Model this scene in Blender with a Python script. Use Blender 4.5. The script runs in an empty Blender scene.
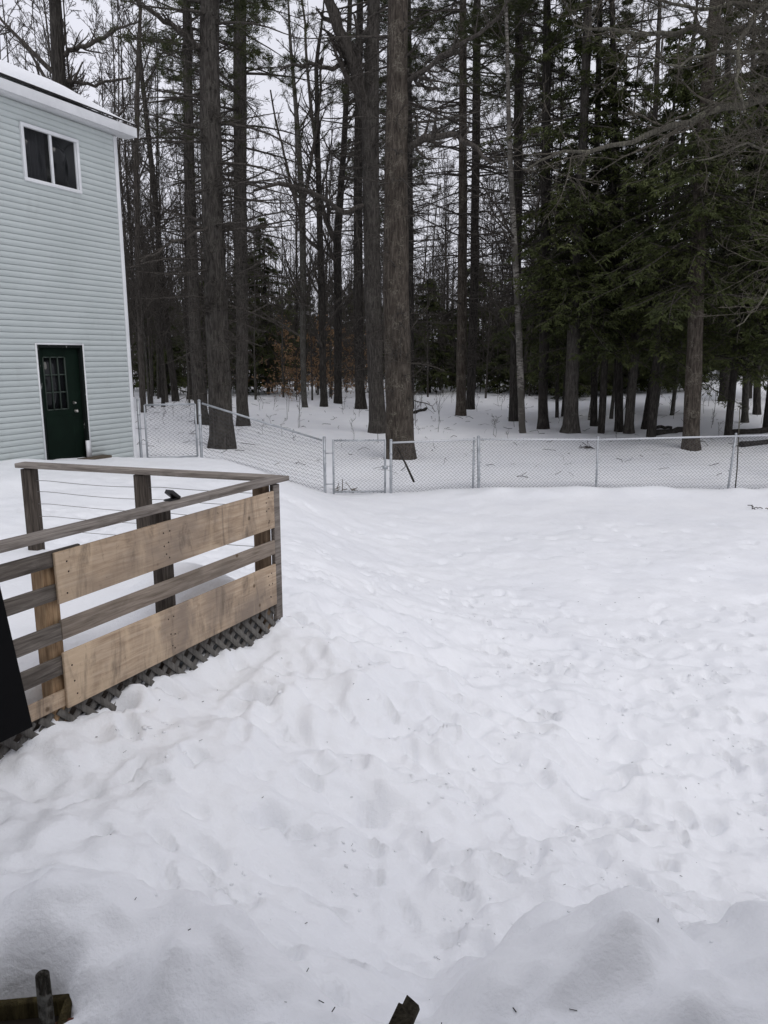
import bpy, math, random
import numpy as np
from mathutils import Vector

SC = bpy.context.scene
COL = SC.collection
R = math.radians
rng = np.random.default_rng(11)
random.seed(5)

# ------------------------------------------------------------------ camera
FPX, PITCH, CAMH = 765.0, R(11.6), 3.1
cd = bpy.data.cameras.new("camera")
cam = bpy.data.objects.new("camera", cd)
COL.objects.link(cam)
cam.location = (0, 0, CAMH)
cam.rotation_euler = (math.pi / 2 - PITCH, 0, 0)
cd.sensor_fit = 'VERTICAL'
cd.sensor_height = 36.0
cd.lens = FPX / 1024 * 36.0
cd.clip_start = 0.05
cd.clip_end = 1500
SC.camera = cam

# ------------------------------------------------------------------ sky, sun, exposure
SUN_EL, SUN_AZ = R(58), R(150)          # azimuth clockwise from +Y
w = bpy.data.worlds.new("World")
SC.world = w
w.use_nodes = True
nt = w.node_tree
bg = nt.nodes["Background"]
sky = nt.nodes.new("ShaderNodeTexSky")
sky.sky_type = 'NISHITA'
sky.sun_disc = False
sky.sun_elevation = SUN_EL
sky.sun_rotation = SUN_AZ
sky.air_density = 1.0
sky.dust_density = 3.0
hs = nt.nodes.new("ShaderNodeHueSaturation")
hs.inputs['Saturation'].default_value = 0.16
nt.links.new(sky.outputs[0], hs.inputs['Color'])
tc = nt.nodes.new("ShaderNodeTexCoord")
nz = nt.nodes.new("ShaderNodeTexNoise")
nz.inputs['Scale'].default_value = 2.2
nz.inputs['Detail'].default_value = 4
nt.links.new(tc.outputs['Generated'], nz.inputs['Vector'])
mr = nt.nodes.new("ShaderNodeMapRange")
mr.inputs['From Min'].default_value = 0.3
mr.inputs['From Max'].default_value = 0.7
mr.inputs['To Min'].default_value = 5.2
mr.inputs['To Max'].default_value = 6.4
nt.links.new(nz.outputs['Fac'], mr.inputs['Value'])
cl = nt.nodes.new("ShaderNodeMix")
cl.data_type = 'RGBA'
cl.blend_type = 'MULTIPLY'
cl.inputs['Factor'].default_value = 1.0
cl.inputs['A'].default_value = (0.965, 0.975, 1.085, 1)
nt.links.new(mr.outputs[0], cl.inputs['B'])
mx = nt.nodes.new("ShaderNodeMix")       # cloud deck over the clear sky
mx.data_type = 'RGBA'
mx.inputs['Factor'].default_value = 0.86
nt.links.new(hs.outputs[0], mx.inputs['A'])
nt.links.new(cl.outputs['Result'], mx.inputs['B'])
nt.links.new(mx.outputs['Result'], bg.inputs['Color'])
bg.inputs['Strength'].default_value = 0.118

sl = bpy.data.lights.new("sun", 'SUN')
sl.energy = 0.5
sl.angle = R(25)
sl.color = (1.0, 0.97, 0.93)
so = bpy.data.objects.new("sun", sl)
COL.objects.link(so)
sd = Vector((math.sin(SUN_AZ) * math.cos(SUN_EL), math.cos(SUN_AZ) * math.cos(SUN_EL), math.sin(SUN_EL)))
so.rotation_euler = sd.to_track_quat('Z', 'Y').to_euler()
so.location = (0, -10, 40)
SC.view_settings.view_transform = 'Standard'
SC.view_settings.look = 'None'
SC.view_settings.gamma = 1.0
SC.view_settings.use_curve_mapping = False
SC.view_settings.exposure = 0.33
SC.cycles.max_bounces = 6
SC.cycles.diffuse_bounces = 4
SC.cycles.transparent_max_bounces = 8


# ------------------------------------------------------------------ photograph pixel -> point
def ray(px, py):
    x = (px - 384) / FPX
    y = -(py - 512) / FPX
    d = np.array([x, math.cos(PITCH) + y * math.sin(PITCH), -math.sin(PITCH) + y * math.cos(PITCH)])
    return d / d[1]


def aty(px, py, Y):
    d = ray(px, py)
    return np.array([d[0] * Y, Y, CAMH + d[2] * Y])


def atz(px, py, z):
    d = ray(px, py)
    t = (z - CAMH) / d[2]
    return np.array([d[0] * t, t, z])


# ------------------------------------------------------------------ scene bookkeeping
def tag(o, label=None, cat=None, group=None, kind=None):
    if label: o['label'] = label
    if cat: o['category'] = cat
    if group: o['group'] = group
    if kind: o['kind'] = kind
    return o


def empty(name, loc, label=None, cat=None, group=None, rz=0.0):
    o = bpy.data.objects.new(name, None)
    o.empty_display_size = 0.2
    COL.objects.link(o)
    o.location = tuple(float(v) for v in loc)
    o.rotation_euler = (0, 0, rz)
    return tag(o, label, cat, group)


def copy_tree(o, parent=None):
    c = o.copy()
    COL.objects.link(c)
    if parent is not None:
        c.parent = parent
    for ch in o.children:
        copy_tree(ch, c)
    return c


class MB:
    """collects geometry, then links it as ONE mesh object"""
    def __init__(self):
        self.V, self.Q, self.T, self.n = [], [], [], 0

    def add(self, V, Q=None, T=None):
        V = np.asarray(V, float).reshape(-1, 3)
        if Q is not None and len(Q): self.Q.append(np.asarray(Q, int).reshape(-1, 4) + self.n)
        if T is not None and len(T): self.T.append(np.asarray(T, int).reshape(-1, 3) + self.n)
        self.V.append(V)
        self.n += len(V)
        return self

    def box(self, c, ax, ay, az, sx, sy, sz):
        """box centred at c, full sizes along the three axes"""
        c, ax, ay, az = (np.asarray(v, float) for v in (c, ax, ay, az))
        P = []
        for k in (-.5, .5):
            for j in (-.5, .5):
                for i in (-.5, .5):
                    P.append(c + ax * sx * i + ay * sy * j + az * sz * k)
        Q = [(0, 2, 3, 1), (4, 5, 7, 6), (0, 1, 5, 4), (2, 6, 7, 3), (0, 4, 6, 2), (1, 3, 7, 5)]
        return self.add(P, Q)

    def tubes(self, P, Rr, s=4, cap=False):
        V, Q = tube_geo(P, Rr, s)
        self.add(V, Q)
        if cap:
            m, n = np.asarray(Rr).shape
            base = self.n - m * n * s
            for i in range(m):
                a = base + i * n * s
                for ring, rev in ((a, True), (a + (n - 1) * s, False)):
                    c = np.mean(np.concatenate(self.V)[ring:ring + s], axis=0) if False else None
                    idx = [ring + k for k in range(s)]
                    if rev: idx = idx[::-1]
                    for k in range(1, s - 1):
                        self.T.append(np.array([[idx[0], idx[k], idx[k + 1]]]))
        return self

    def pipe(self, a, b, r, s=8):
        return self.tubes(np.array([[a, b]], float), np.array([[r, r]], float), s, cap=True)

    def build(self, name, mat, parent=None, smooth=False, bevel=0.0, origin=None):
        V = np.concatenate(self.V) if self.V else np.zeros((0, 3))
        if origin is not None:
            V = V - np.asarray(origin, float)
        q = np.concatenate(self.Q) if self.Q else np.zeros((0, 4), int)
        t = np.concatenate(self.T) if self.T else np.zeros((0, 3), int)
        me = bpy.data.meshes.new(name)
        me.vertices.add(len(V))
        me.vertices.foreach_set('co', V.astype(np.float32).ravel())
        me.loops.add(q.size + t.size)
        me.loops.foreach_set('vertex_index', np.concatenate([q.ravel(), t.ravel()]).astype(np.int32))
        me.polygons.add(len(q) + len(t))
        st = np.concatenate([np.arange(len(q)) * 4, len(q) * 4 + np.arange(len(t)) * 3]).astype(np.int32)
        me.polygons.foreach_set('loop_start', st)
        if smooth:
            me.polygons.foreach_set('use_smooth', np.ones(len(q) + len(t), bool))
        me.update(calc_edges=True)
        me.validate()
        if mat: me.materials.append(mat)
        o = bpy.data.objects.new(name, me)
        COL.objects.link(o)
        if parent is not None:
            o.parent = parent
            if parent.type == 'EMPTY' and origin is None and parent.parent is None:
                o.location = -Vector(parent.location)      # geometry is in world coordinates
        elif origin is not None:
            o.location = tuple(float(v) for v in origin)
        if bevel:
            b = o.modifiers.new('bevel', 'BEVEL')
            b.width = bevel
            b.segments = 2
            b.limit_method = 'ANGLE'
        return o


def tube_geo(P, Rr, s):
    P = np.asarray(P, float)
    Rr = np.asarray(Rr, float)
    m, n, _ = P.shape
    T = np.gradient(P, axis=1)
    T /= np.linalg.norm(T, axis=2, keepdims=True) + 1e-9
    mean = P[:, -1] - P[:, 0]
    mean /= np.linalg.norm(mean, axis=1, keepdims=True) + 1e-9
    ref = np.where(np.abs(mean[:, 2:3]) > 0.8, np.array([[1., 0, 0]]), np.array([[0., 0, 1.]]))
    N = ref[:, None, :] - np.sum(ref[:, None, :] * T, axis=2, keepdims=True) * T
    N /= np.linalg.norm(N, axis=2, keepdims=True) + 1e-9
    B = np.cross(T, N)
    a = np.arange(s) * 2 * math.pi / s
    V = P[:, :, None, :] + Rr[:, :, None, None] * (np.cos(a)[None, None, :, None] * N[:, :, None, :] + np.sin(a)[None, None, :, None] * B[:, :, None, :])
    i = np.arange(m)[:, None, None] * n * s
    j = np.arange(n - 1)[None, :, None] * s
    k = np.arange(s)[None, None, :]
    k2 = (k + 1) % s
    Q = np.stack([i + j + k, i + j + k2, i + j + s + k2, i + j + s + k], axis=-1).reshape(-1, 4)
    return V.reshape(-1, 3), Q


# ------------------------------------------------------------------ materials
def mat(name, base, rough=0.8, spec=0.3, metal=0.0):
    m = bpy.data.materials.new(name)
    m.use_nodes = True
    b = m.node_tree.nodes["Principled BSDF"]
    b.inputs['Base Color'].default_value = (*base, 1)
    b.inputs['Roughness'].default_value = rough
    b.inputs['Specular IOR Level'].default_value = spec
    b.inputs['Metallic'].default_value = metal
    return m, m.node_tree, b


def coords(nt, scale=(1, 1, 1), obj=True):
    t = nt.nodes.new("ShaderNodeTexCoord")
    mp = nt.nodes.new("ShaderNodeMapping")
    mp.inputs['Scale'].default_value = scale
    nt.links.new(t.outputs['Object' if obj else 'Generated'], mp.inputs['Vector'])
    return mp.outputs[0]


def noise(nt, vec, scale, detail=4, rough=0.55, dist=0.0):
    n = nt.nodes.new("ShaderNodeTexNoise")
    n.inputs['Scale'].default_value = scale
    n.inputs['Detail'].default_value = detail
    n.inputs['Roughness'].default_value = rough
    n.inputs['Distortion'].default_value = dist
    nt.links.new(vec, n.inputs['Vector'])
    return n.outputs['Fac']


def ramp(nt, fac, stops):
    r = nt.nodes.new("ShaderNodeValToRGB")
    e = r.color_ramp.elements
    while len(e) < len(stops): e.new(0.5)
    for el, (p, c) in zip(e, stops):
        el.position = p
        el.color = (*c, 1) if len(c) == 3 else c
    nt.links.new(fac, r.inputs['Fac'])
    return r.outputs['Color']


def mixc(nt, a, b, fac, mode='MIX'):
    m = nt.nodes.new("ShaderNodeMix")
    m.data_type = 'RGBA'
    m.blend_type = mode
    for s, v in (('A', a), ('B', b), ('Factor', fac)):
        if hasattr(v, 'is_linked') or hasattr(v, 'node'): nt.links.new(v, m.inputs[s])
        elif s == 'Factor': m.inputs[s].default_value = v
        else: m.inputs[s].default_value = (*v, 1)
    return m.outputs['Result']


def bump(nt, b, h, strength, dist):
    n = nt.nodes.new("ShaderNodeBump")
    n.inputs['Strength'].default_value = strength
    n.inputs['Distance'].default_value = dist
    nt.links.new(h, n.inputs['Height'])
    nt.links.new(n.outputs[0], b.inputs['Normal'])


def mat_snow():
    m, nt, b = mat("snow", (.86, .87, .89), .6, .25)
    v = coords(nt)
    big = noise(nt, v, .8, 5)
    nt.links.new(ramp(nt, big, [(.3, (.815, .825, .85)), (.6, (.865, .873, .89)), (.85, (.85, .85, .865))]), b.inputs['Base Color'])
    h1 = noise(nt, v, 14, 5, .6)
    h2 = noise(nt, v, 90, 3, .6)
    s = nt.nodes.new("ShaderNodeMath"); s.operation = 'MULTIPLY_ADD'
    s.inputs[1].default_value = .18
    nt.links.new(h2, s.inputs[0]); nt.links.new(h1, s.inputs[2])
    bump(nt, b, s.outputs[0], .42, .03)
    return m


def mat_bark(name, dark, light, lichen=None, sc=1.0):
    m, nt, b = mat(name, dark, .95, .1)
    v = coords(nt, (1, 1, .16))
    n1 = noise(nt, v, 22 * sc, 6, .65, .4)
    col = ramp(nt, n1, [(.33, tuple(.45 * c for c in dark)), (.5, dark), (.68, light)])
    if lichen:
        v2 = coords(nt)
        n2 = noise(nt, v2, 3.2, 6, .7)
        n3 = noise(nt, v2, 26, 3, .6)
        f = nt.nodes.new("ShaderNodeMath"); f.operation = 'MULTIPLY'
        nt.links.new(ramp(nt, n2, [(.5, (0, 0, 0)), (.62, (1, 1, 1))]), f.inputs[0])
        nt.links.new(ramp(nt, n3, [(.45, (0, 0, 0)), (.6, (1, 1, 1))]), f.inputs[1])
        col = mixc(nt, col, lichen, f.outputs[0])
    nt.links.new(col, b.inputs['Base Color'])
    bump(nt, b, n1, 1.0, .05)
    return m


def mat_birch():
    m, nt, b = mat("birch_bark", (.4, .38, .35), .8, .2)
    v = coords(nt, (1, 1, 4))
    n1 = noise(nt, v, 6, 4, .6)
    n2 = noise(nt, coords(nt), 1.3, 3)
    c = ramp(nt, n1, [(.42, (.05, .045, .04)), (.5, (.19, .178, .16)), (.7, (.30, .285, .26))])
    c = mixc(nt, c, (.08, .074, .064), ramp(nt, n2, [(.45, (0, 0, 0)), (.62, (1, 1, 1))]))
    nt.links.new(c, b.inputs['Base Color'])
    bump(nt, b, n1, .5, .01)
    return m


def mat_leaf(name, a, c, sc=1.2):
    m, nt, b = mat(name, a, .7, .25)
    n1 = noise(nt, coords(nt), sc, 4, .6)
    nt.links.new(ramp(nt, n1, [(.35, a), (.65, c)]), b.inputs['Base Color'])
    return m


def mat_wood(name, dark, mid, light, axis, stain=None, stain_fac=.6, blotch=False):
    """weathered board; axis = unit vector of the grain (world)"""
    m, nt, b = mat(name, mid, .85, .15)
    t = nt.nodes.new("ShaderNodeTexCoord")
    mp = nt.nodes.new("ShaderNodeMapping")
    mp.inputs['Rotation'].default_value = (0, 0, -math.atan2(axis[1], axis[0])) if abs(axis[2]) < .5 else (0, math.pi / 2, 0)
    mp2 = nt.nodes.new("ShaderNodeMapping")
    mp2.inputs['Scale'].default_value = (.07, 1, 1)
    nt.links.new(t.outputs['Object'], mp.inputs['Vector'])
    nt.links.new(mp.outputs[0], mp2.inputs['Vector'])
    g = noise(nt, mp2.outputs[0], 55, 5, .6, .6)
    col = ramp(nt, g, [(.3, dark), (.5, mid), (.72, light)])
    p = noise(nt, mp.outputs[0], 2.6, 5, .6, .5)
    col = mixc(nt, col, tuple(.55 * c for c in dark), ramp(nt, p, [(.55, (0, 0, 0)), (.75, (.75, .75, .75))]))
    if stain:
        p2 = noise(nt, mp.outputs[0], 1.7, 4, .55, .3)
        col = mixc(nt, col, stain, ramp(nt, p2, [(.42, (0, 0, 0)), (.6, (stain_fac,) * 3)]))
        vo = nt.nodes.new("ShaderNodeTexVoronoi")
        vo.inputs['Scale'].default_value = 5.5
        nt.links.new(mp.outputs[0], vo.inputs['Vector'])
        col = mixc(nt, col, (.09, .055, .03), ramp(nt, vo.outputs['Distance'], [(.05, (.85, .85, .85)), (.10, (0, 0, 0))]))
    if blotch:                                            # weather streaks down the board, water marks and grime
        mp3 = nt.nodes.new("ShaderNodeMapping")
        mp3.inputs['Scale'].default_value = (1, 1, .22)
        nt.links.new(mp.outputs[0], mp3.inputs['Vector'])
        q = noise(nt, mp3.outputs[0], 4.2, 6, .65, .4)
        col = mixc(nt, col, (.60, .46, .32), ramp(nt, q, [(.50, (0, 0, 0)), (.62, (.7, .7, .7))]))
        q2 = noise(nt, mp3.outputs[0], 7.5, 6, .7, .8)
        col = mixc(nt, col, (.12, .095, .075), ramp(nt, q2, [(.52, (0, 0, 0)), (.70, (.85, .85, .85))]))
        q3 = noise(nt, mp.outputs[0], 28, 4, .7)
        col = mixc(nt, col, (.10, .075, .055), ramp(nt, q3, [(.64, (0, 0, 0)), (.74, (.6, .6, .6))]))
    nt.links.new(col, b.inputs['Base Color'])
    bump(nt, b, g, .5, .006)
    return m


M_SNOW = mat_snow()
M_BARK = mat_bark("pine_bark", (.062, .056, .050), (.112, .102, .092), (.105, .10, .085))
M_BARK_BIG = mat_bark("big_pine_bark", (.068, .057, .047), (.128, .110, .092), (.17, .155, .125))
M_BARK_DARK = mat_bark("dark_bark", (.042, .038, .034), (.082, .075, .067))
M_BARK_GREY = mat_bark("grey_bark", (.075, .07, .062), (.125, .118, .105), (.15, .15, .13), 1.6)
M_TWIG = mat_bark("twig_bark", (.076, .068, .060), (.130, .117, .103))
M_TWIG_GREY = mat_bark("grey_twig", (.085, .079, .065), (.145, .135, .11), (.20, .195, .14))
M_TWIG_MID = mat_bark("mid_twig", (.105, .094, .077), (.175, .158, .128))
M_BIRCH = mat_birch()
M_NEEDLE = mat_leaf("pine_needles", (.026, .034, .010), (.056, .064, .020))
M_HEM = mat_leaf("hemlock_needles", (.032, .042, .011), (.072, .084, .025), .8)
M_BEECH = mat_leaf("dry_beech_leaves", (.17, .092, .046), (.36, .235, .13), 2.5)
M_GALV, nt_, b_ = mat("galvanised_steel", (.38, .40, .42), .5, .5, .55)
nt_.links.new(ramp(nt_, noise(nt_, coords(nt_), 9, 4), [(.3, (.30, .32, .34)), (.7, (.48, .50, .52))]), b_.inputs['Base Color'])
M_WIRE, _, _ = mat("fence_wire", (.085, .09, .10), .55, .5, .2)


# ------------------------------------------------------------------ noise for the snow
class VNoise:
    def __init__(self, seed): self.g = np.random.default_rng(seed).random((256, 256))
    def __call__(self, x, y):
        xi = np.floor(x).astype(int); yi = np.floor(y).astype(int)
        fx = x - xi; fy = y - yi
        fx = fx * fx * fx * (fx * (fx * 6 - 15) + 10); fy = fy * fy * fy * (fy * (fy * 6 - 15) + 10)
        g = self.g
        a = g[xi % 256, yi % 256]; b = g[(xi + 1) % 256, yi % 256]
        c = g[xi % 256, (yi + 1) % 256]; d = g[(xi + 1) % 256, (yi + 1) % 256]
        return (a * (1 - fx) + b * fx) * (1 - fy) + (c * (1 - fx) + d * fx) * fy - .5


VN = [VNoise(s) for s in range(6)]


def fbm(x, y, sc, octs=4, gain=.5):
    v = 0; a = 1.0
    for k in range(octs):
        c, s = math.cos(.7 * k + .4), math.sin(.7 * k + .4)
        v = v + a * VN[k % 6]((c * x + s * y) / sc + 17.3 * k, (-s * x + c * y) / sc + 5.1 * k)
        sc *= .5; a *= gain
    return v


# ------------------------------------------------------------------ deck layout
DC = np.array([-.733, 5.6])                       # corner of the two rails
DU = np.array([-.45599, -.88998]); DN = np.array([.88998, -.45599])   # along the near rail, outwards
DR = np.array([-.95672, .29100])                  # along the far rail
DRN = np.array([.29100, .95672])
U3 = np.array([*DU, 0]); N3 = np.array([*DN, 0]); R3 = np.array([*DR, 0]); RN3 = np.array([*DRN, 0]); Z3 = np.array([0, 0, 1.])


def wallp(t, z, off=0.0): return np.array([*(DC + DU * t + DN * off), z])
def farp(t, z, off=0.0): return np.array([*(DC + DR * t + DRN * off), z])


# ------------------------------------------------------------------ ground shape
CTRL = [(0, 17.3, 0), (8, 18, .0), (14, 18, .05), (22, 18, .2), (4, 14, .02), (10, 12, .05), (4, 10, .02), (2, 8, .10), (6, 7, .0), (3, 5.5, .12),
        (1.3, 5.2, .28), (7, 4, .1), (12, 6, .1), (20, 8, .2), (.6, 9, .20), (-.5, 12, .24), (.3, 14.5, .06), (-1.3, 17.0, .02), (-1.0, 15.5, .2),
        (-2.3, 16.7, .45), (-3.6, 16.1, .98), (-4.97, 15.4, 1.04), (-2.6, 15.2, .85), (-1.8, 13.5, .75), (-6.4, 12.6, 1.35), (-8, 9, 1.5),
        (-5, 9, 1.35), (-3.2, 8, 1.25), (-4.2, 12, 1.2), (-1.8, 8.5, 1.05), (-1.0, 10.5, .62), (-.75, 7.2, .98),
        (-.60, 5.9, 1.05), (-.1, 6.4, .80), (.45, 6.3, .52), (-.62, 5.25, 1.04), (-.92, 4.8, 1.045), (-1.30, 4.05, 1.13), (-1.64, 3.45, 1.12), (-1.9, 2.9, 1.2),
        (-.25, 5.0, .84), (.35, 4.6, .52), (-.7, 3.9, .92), (-.1, 3.8, .62), (-1.2, 3.2, 1.02), (-.35, 3.0, .72), (.3, 3.1, .5), (.9, 3.6, .42), (1.7, 3.7, .28), (2.6, 3.4, .3),
        (-.9, 2.35, 1.12), (-1.6, 2.1, 1.22), (-.3, 2.0, 1.08), (.02, 2.25, .80), (.7, 2.3, 1.02), (1.5, 2.5, .90), (2.6, 2.3, .92), (.4, 1.6, 1.28), (1.4, 1.4, 1.3), (-.9, 1.5, 1.3), (-2.5, 1.5, 1.3),
        (0, .3, 1.3), (-3, .2, 1.3), (3, .2, 1.25), (6, 0, .6), (-6, 3, 1.5), (12, 0, .3), (-12, 0, 1.5), (0, -8, .8), (20, -8, .5), (-20, -8, 1.5),
        (-5.6, 20, .6), (-12, 22, .9), (0, 22, .2), (8, 23, .22), (-6, 27, .45), (0, 30, .35), (6, 30, .38), (12, 28, .55), (20, 30, .9),
        (-12, 40, .7), (-4, 42, .55), (4, 42, .6), (12, 42, 1.0), (22, 45, 1.7), (-25, 60, .8), (-8, 62, .7), (6, 62, 1.1), (22, 60, 2.0), (40, 60, 2.8), (-40, 40, 1.2), (40, 30, 1.5),
        (0, 100, 1.8), (-50, 100, 1.6), (60, 100, 3.6), (-40, 10, 1.6), (-20, 15, 1.5)]
CP = np.array(CTRL, float)


def _warp(x, y):
    r = np.hypot(x, y) + 1e-6
    s = np.log1p(r / 4.0) / r * 4.0                # bring far control points closer, so near detail stays tight
    return x * s, y * s


def _tps(d2): return np.where(d2 > 1e-12, d2 * np.log(d2 + 1e-12), 0)


_cx, _cy = _warp(CP[:, 0], CP[:, 1])
_n = len(CP)
_A = np.zeros((_n + 3, _n + 3))
_A[:_n, :_n] = _tps((_cx[:, None] - _cx) ** 2 + (_cy[:, None] - _cy) ** 2) + np.eye(_n) * .02
_A[:_n, _n] = 1; _A[:_n, _n + 1] = _cx; _A[:_n, _n + 2] = _cy
_A[_n:, :_n] = _A[:_n, _n:].T
_W = np.linalg.solve(_A, np.concatenate([CP[:, 2], np.zeros(3)]))


def ground(x, y):
    x = np.asarray(x, float); y = np.asarray(y, float)
    sh = x.shape
    rr = np.hypot(x, y); k = np.minimum(1, 110 / (rr + 1e-6))
    wx, wy = _warp((x * k).ravel(), (y * k).ravel())
    out = np.full(wx.shape, _W[_n]) + _W[_n + 1] * wx + _W[_n + 2] * wy
    for i in range(_n):
        out += _W[i] * _tps((wx - _cx[i]) ** 2 + (wy - _cy[i]) ** 2)
    return out.reshape(sh)


def ground_hit(px, py):
    d = ray(px, py)
    Y = np.concatenate([np.arange(1, 40, .02), np.arange(40, 140, .1)])
    z = CAMH + d[2] * Y
    g = ground(d[0] * Y, Y)
    i = int(np.argmax(z < g)) if (z < g).any() else len(Y) - 1
    return np.array([d[0] * Y[i], Y[i], g[i]])


def sstep(a, b, x):
    t = np.clip((x - a) / (b - a), 0, 1)
    return t * t * (3 - 2 * t)


def make_ground():
    def axis(d0, lim0, g, far, gfar, end):
        v = [0.0]
        while v[-1] < end:
            a = v[-1]
            v.append(a + (d0 if a < lim0 else d0 + (a - lim0) * g if a < far else d0 + (far - lim0) * g + (a - far) * gfar))
        return np.array(v)
    xp = axis(.024, 2.2, .0105, 45, .12, 420)
    xs = np.concatenate([-xp[:0:-1], xp])
    yp = axis(.024, 4.5, .0075, 60, .12, 480)
    yn = axis(.08, .5, .2, 40, .3, 60)
    ys = np.concatenate([-yn[:0:-1], yp])
    X, Y = np.meshgrid(xs, ys)
    Z = ground(X, Y)
    r = np.hypot(X, Y)
    near = 1 - sstep(5.0, 9.0, r)
    mid = 1 - sstep(9, 22, r)
    # long soft swells, then trampled lumps near the house, then grain
    Z += .10 * fbm(X, Y, 3.2, 3) * (1 - .3 * near)
    lum = fbm(X, Y, .62, 3, .55)
    Z += (.015 + .105 * near + .03 * mid) * lum
    l2 = fbm(X + 31, Y + 12, .26, 3, .55)
    Z += (.004 + .055 * near + .014 * mid) * l2
    Z += near * .017 * fbm(X - 11, Y + 5, .10, 3, .6)
    Z += near * .045 * np.maximum(0, fbm(X + 7, Y - 3, .42, 2)) ** 1.0
    # clods and hollows: rounded lumps with creases between them
    def billow(x, y, sc, o=2): return .5 - np.abs(fbm(x, y, sc, o, .5)) * 2.2
    wx = X + .10 * fbm(X + 3, Y, .3, 2); wy = Y + .10 * fbm(X, Y + 9, .3, 2)
    rough = near * (.55 + 1.1 * np.clip(fbm(X + 50, Y, 1.5, 2) + .25, 0, 1))
    Z += rough * (.060 * billow(wx, wy, .50) + .044 * billow(wx + 5, wy - 8, .25) + .020 * billow(wx - 7, wy + 2, .12))
    Z += (mid - near) * .024 * billow(wx + 5, wy - 8, .42)
    # trampled dents and paw prints, each with a lifted rim
    pr = np.random.default_rng(3)
    spots = []
    for _ in range(400):
        y = pr.uniform(2.2, 9.5); x = pr.uniform(-.6, .62) * y * .85 + .15
        spots.append((x, y, pr.uniform(.03, .075), pr.uniform(.05, .15), pr.uniform(0, 6.3), pr.uniform(.025, .075)))
    for _ in range(120):
        y = pr.uniform(7, 14.5); x = pr.uniform(-.15, .55) * y
        spots.append((x, y, pr.uniform(.05, .10), pr.uniform(.08, .20), pr.uniform(0, 6.3), pr.uniform(.012, .035)))
    for _ in range(46):                                # deep boot holes in the trodden part by the deck
        y = pr.uniform(2.9, 6.6); x = pr.uniform(-.42, .25) * y
        if min(math.hypot(x - q_[0], y - q_[1]) for q_ in spots) < .16: continue
        spots.append((x, y, pr.uniform(.035, .055), pr.uniform(.08, .13), pr.uniform(0, 6.3), pr.uniform(.05, .095)))
    for k in range(0):                                # one walked line across the yard
        y = 4.2 + k * .45; x = -.2 + .16 * k + pr.normal(0, .06)
        spots.append((x, y, .06, .14, .3 + pr.normal(0, .2), .06))
    for (x, y, a, b, th, dep) in spots:
        ix = np.searchsorted(xs, [x - .5, x + .5]); iy = np.searchsorted(ys, [y - .5, y + .5])
        sx = slice(ix[0], ix[1]); sy = slice(iy[0], iy[1])
        dx = X[sy, sx] - x; dy = Y[sy, sx] - y
        p = (dx * math.cos(th) + dy * math.sin(th)) / a; q = (-dx * math.sin(th) + dy * math.cos(th)) / b
        d = np.sqrt(p * p + q * q)
        Z[sy, sx] += -dep * 1.1 * (1 - sstep(.45, 1.12, d)) + .22 * dep * np.exp(-((d - 1.35) / .35) ** 2)
    # ploughed edge in front of the fence
    Z += .10 * np.exp(-((Y - (16.75 + .05 * np.maximum(X, 0))) / .5) ** 2) * sstep(.6, 2.5, X) * (1 + 1.6 * fbm(X, Y, 1.1, 2))
    # heaps on the steps right under the camera: rounded, with a steep far side
    for (hx, hy, ha, hb, th, hh) in ((-1.0, 2.05, .80, .42, -.15, .20), (-.35, 1.85, .42, .30, -.5, .16), (.64, 2.20, .40, .36, .3, .13), (1.15, 2.20, .50, .34, .2, .09), (.66, 1.80, .34, .20, .2, .13),
                                     (1.75, 2.25, .75, .40, .1, .11), (2.5, 2.25, .7, .4, 0, .10), (1.2, 1.75, .5, .25, .1, .15)):
        p = ((X - hx) * math.cos(th) + (Y - hy) * math.sin(th)) / ha; q = (-(X - hx) * math.sin(th) + (Y - hy) * math.cos(th)) / hb
        d = np.sqrt(p * p + q * q)
        wob = 1 + .30 * fbm(X + hx, Y + hy, .5, 3)
        Z += hh * (1 - sstep(.62, 1.15, d / wob))
    # snow has fallen away round the planter and the pot
    hx, hy = -1.06, 1.83
    Z -= .30 * np.exp(-(((X - hx) / .16) ** 2 + ((Y - hy) / .13) ** 2) ** 2)
    # hollow under the deck
    P = np.stack([X - DC[0], Y - DC[1]], -1)
    t_in = -(P @ DN); t_f = -(P @ DRN); s_u = P @ DU
    under = sstep(.05, .14, t_in) * sstep(.03, .15, t_f)
    under *= (1 - sstep(3.9, 4.3, s_u)) * (1 - sstep(3.0, 3.4, P @ DR))
    Z = Z * (1 - under) + (.55) * under
    ny, nx = X.shape
    i = np.arange(ny - 1)[:, None] * nx; j = np.arange(nx - 1)[None, :]
    Q = np.stack([i + j, i + j + 1, i + nx + j + 1, i + nx + j], -1).reshape(-1, 4)
    o = MB().add(np.stack([X, Y, Z], -1), Q).build('snow_ground', M_SNOW, smooth=True)
    o['kind'] = 'structure'
    return xs, ys, Z


GX, GY, GZ = make_ground()


def surface(x, y):
    """height of the finished snow surface"""
    x = np.asarray(x, float); y = np.asarray(y, float)
    i = np.clip(np.searchsorted(GX, x) - 1, 0, len(GX) - 2); j = np.clip(np.searchsorted(GY, y) - 1, 0, len(GY) - 2)
    fx = (x - GX[i]) / (GX[i + 1] - GX[i]); fy = (y - GY[j]) / (GY[j + 1] - GY[j])
    return (GZ[j, i] * (1 - fx) + GZ[j, i + 1] * fx) * (1 - fy) + (GZ[j + 1, i] * (1 - fx) + GZ[j + 1, i + 1] * fx) * fy


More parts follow.
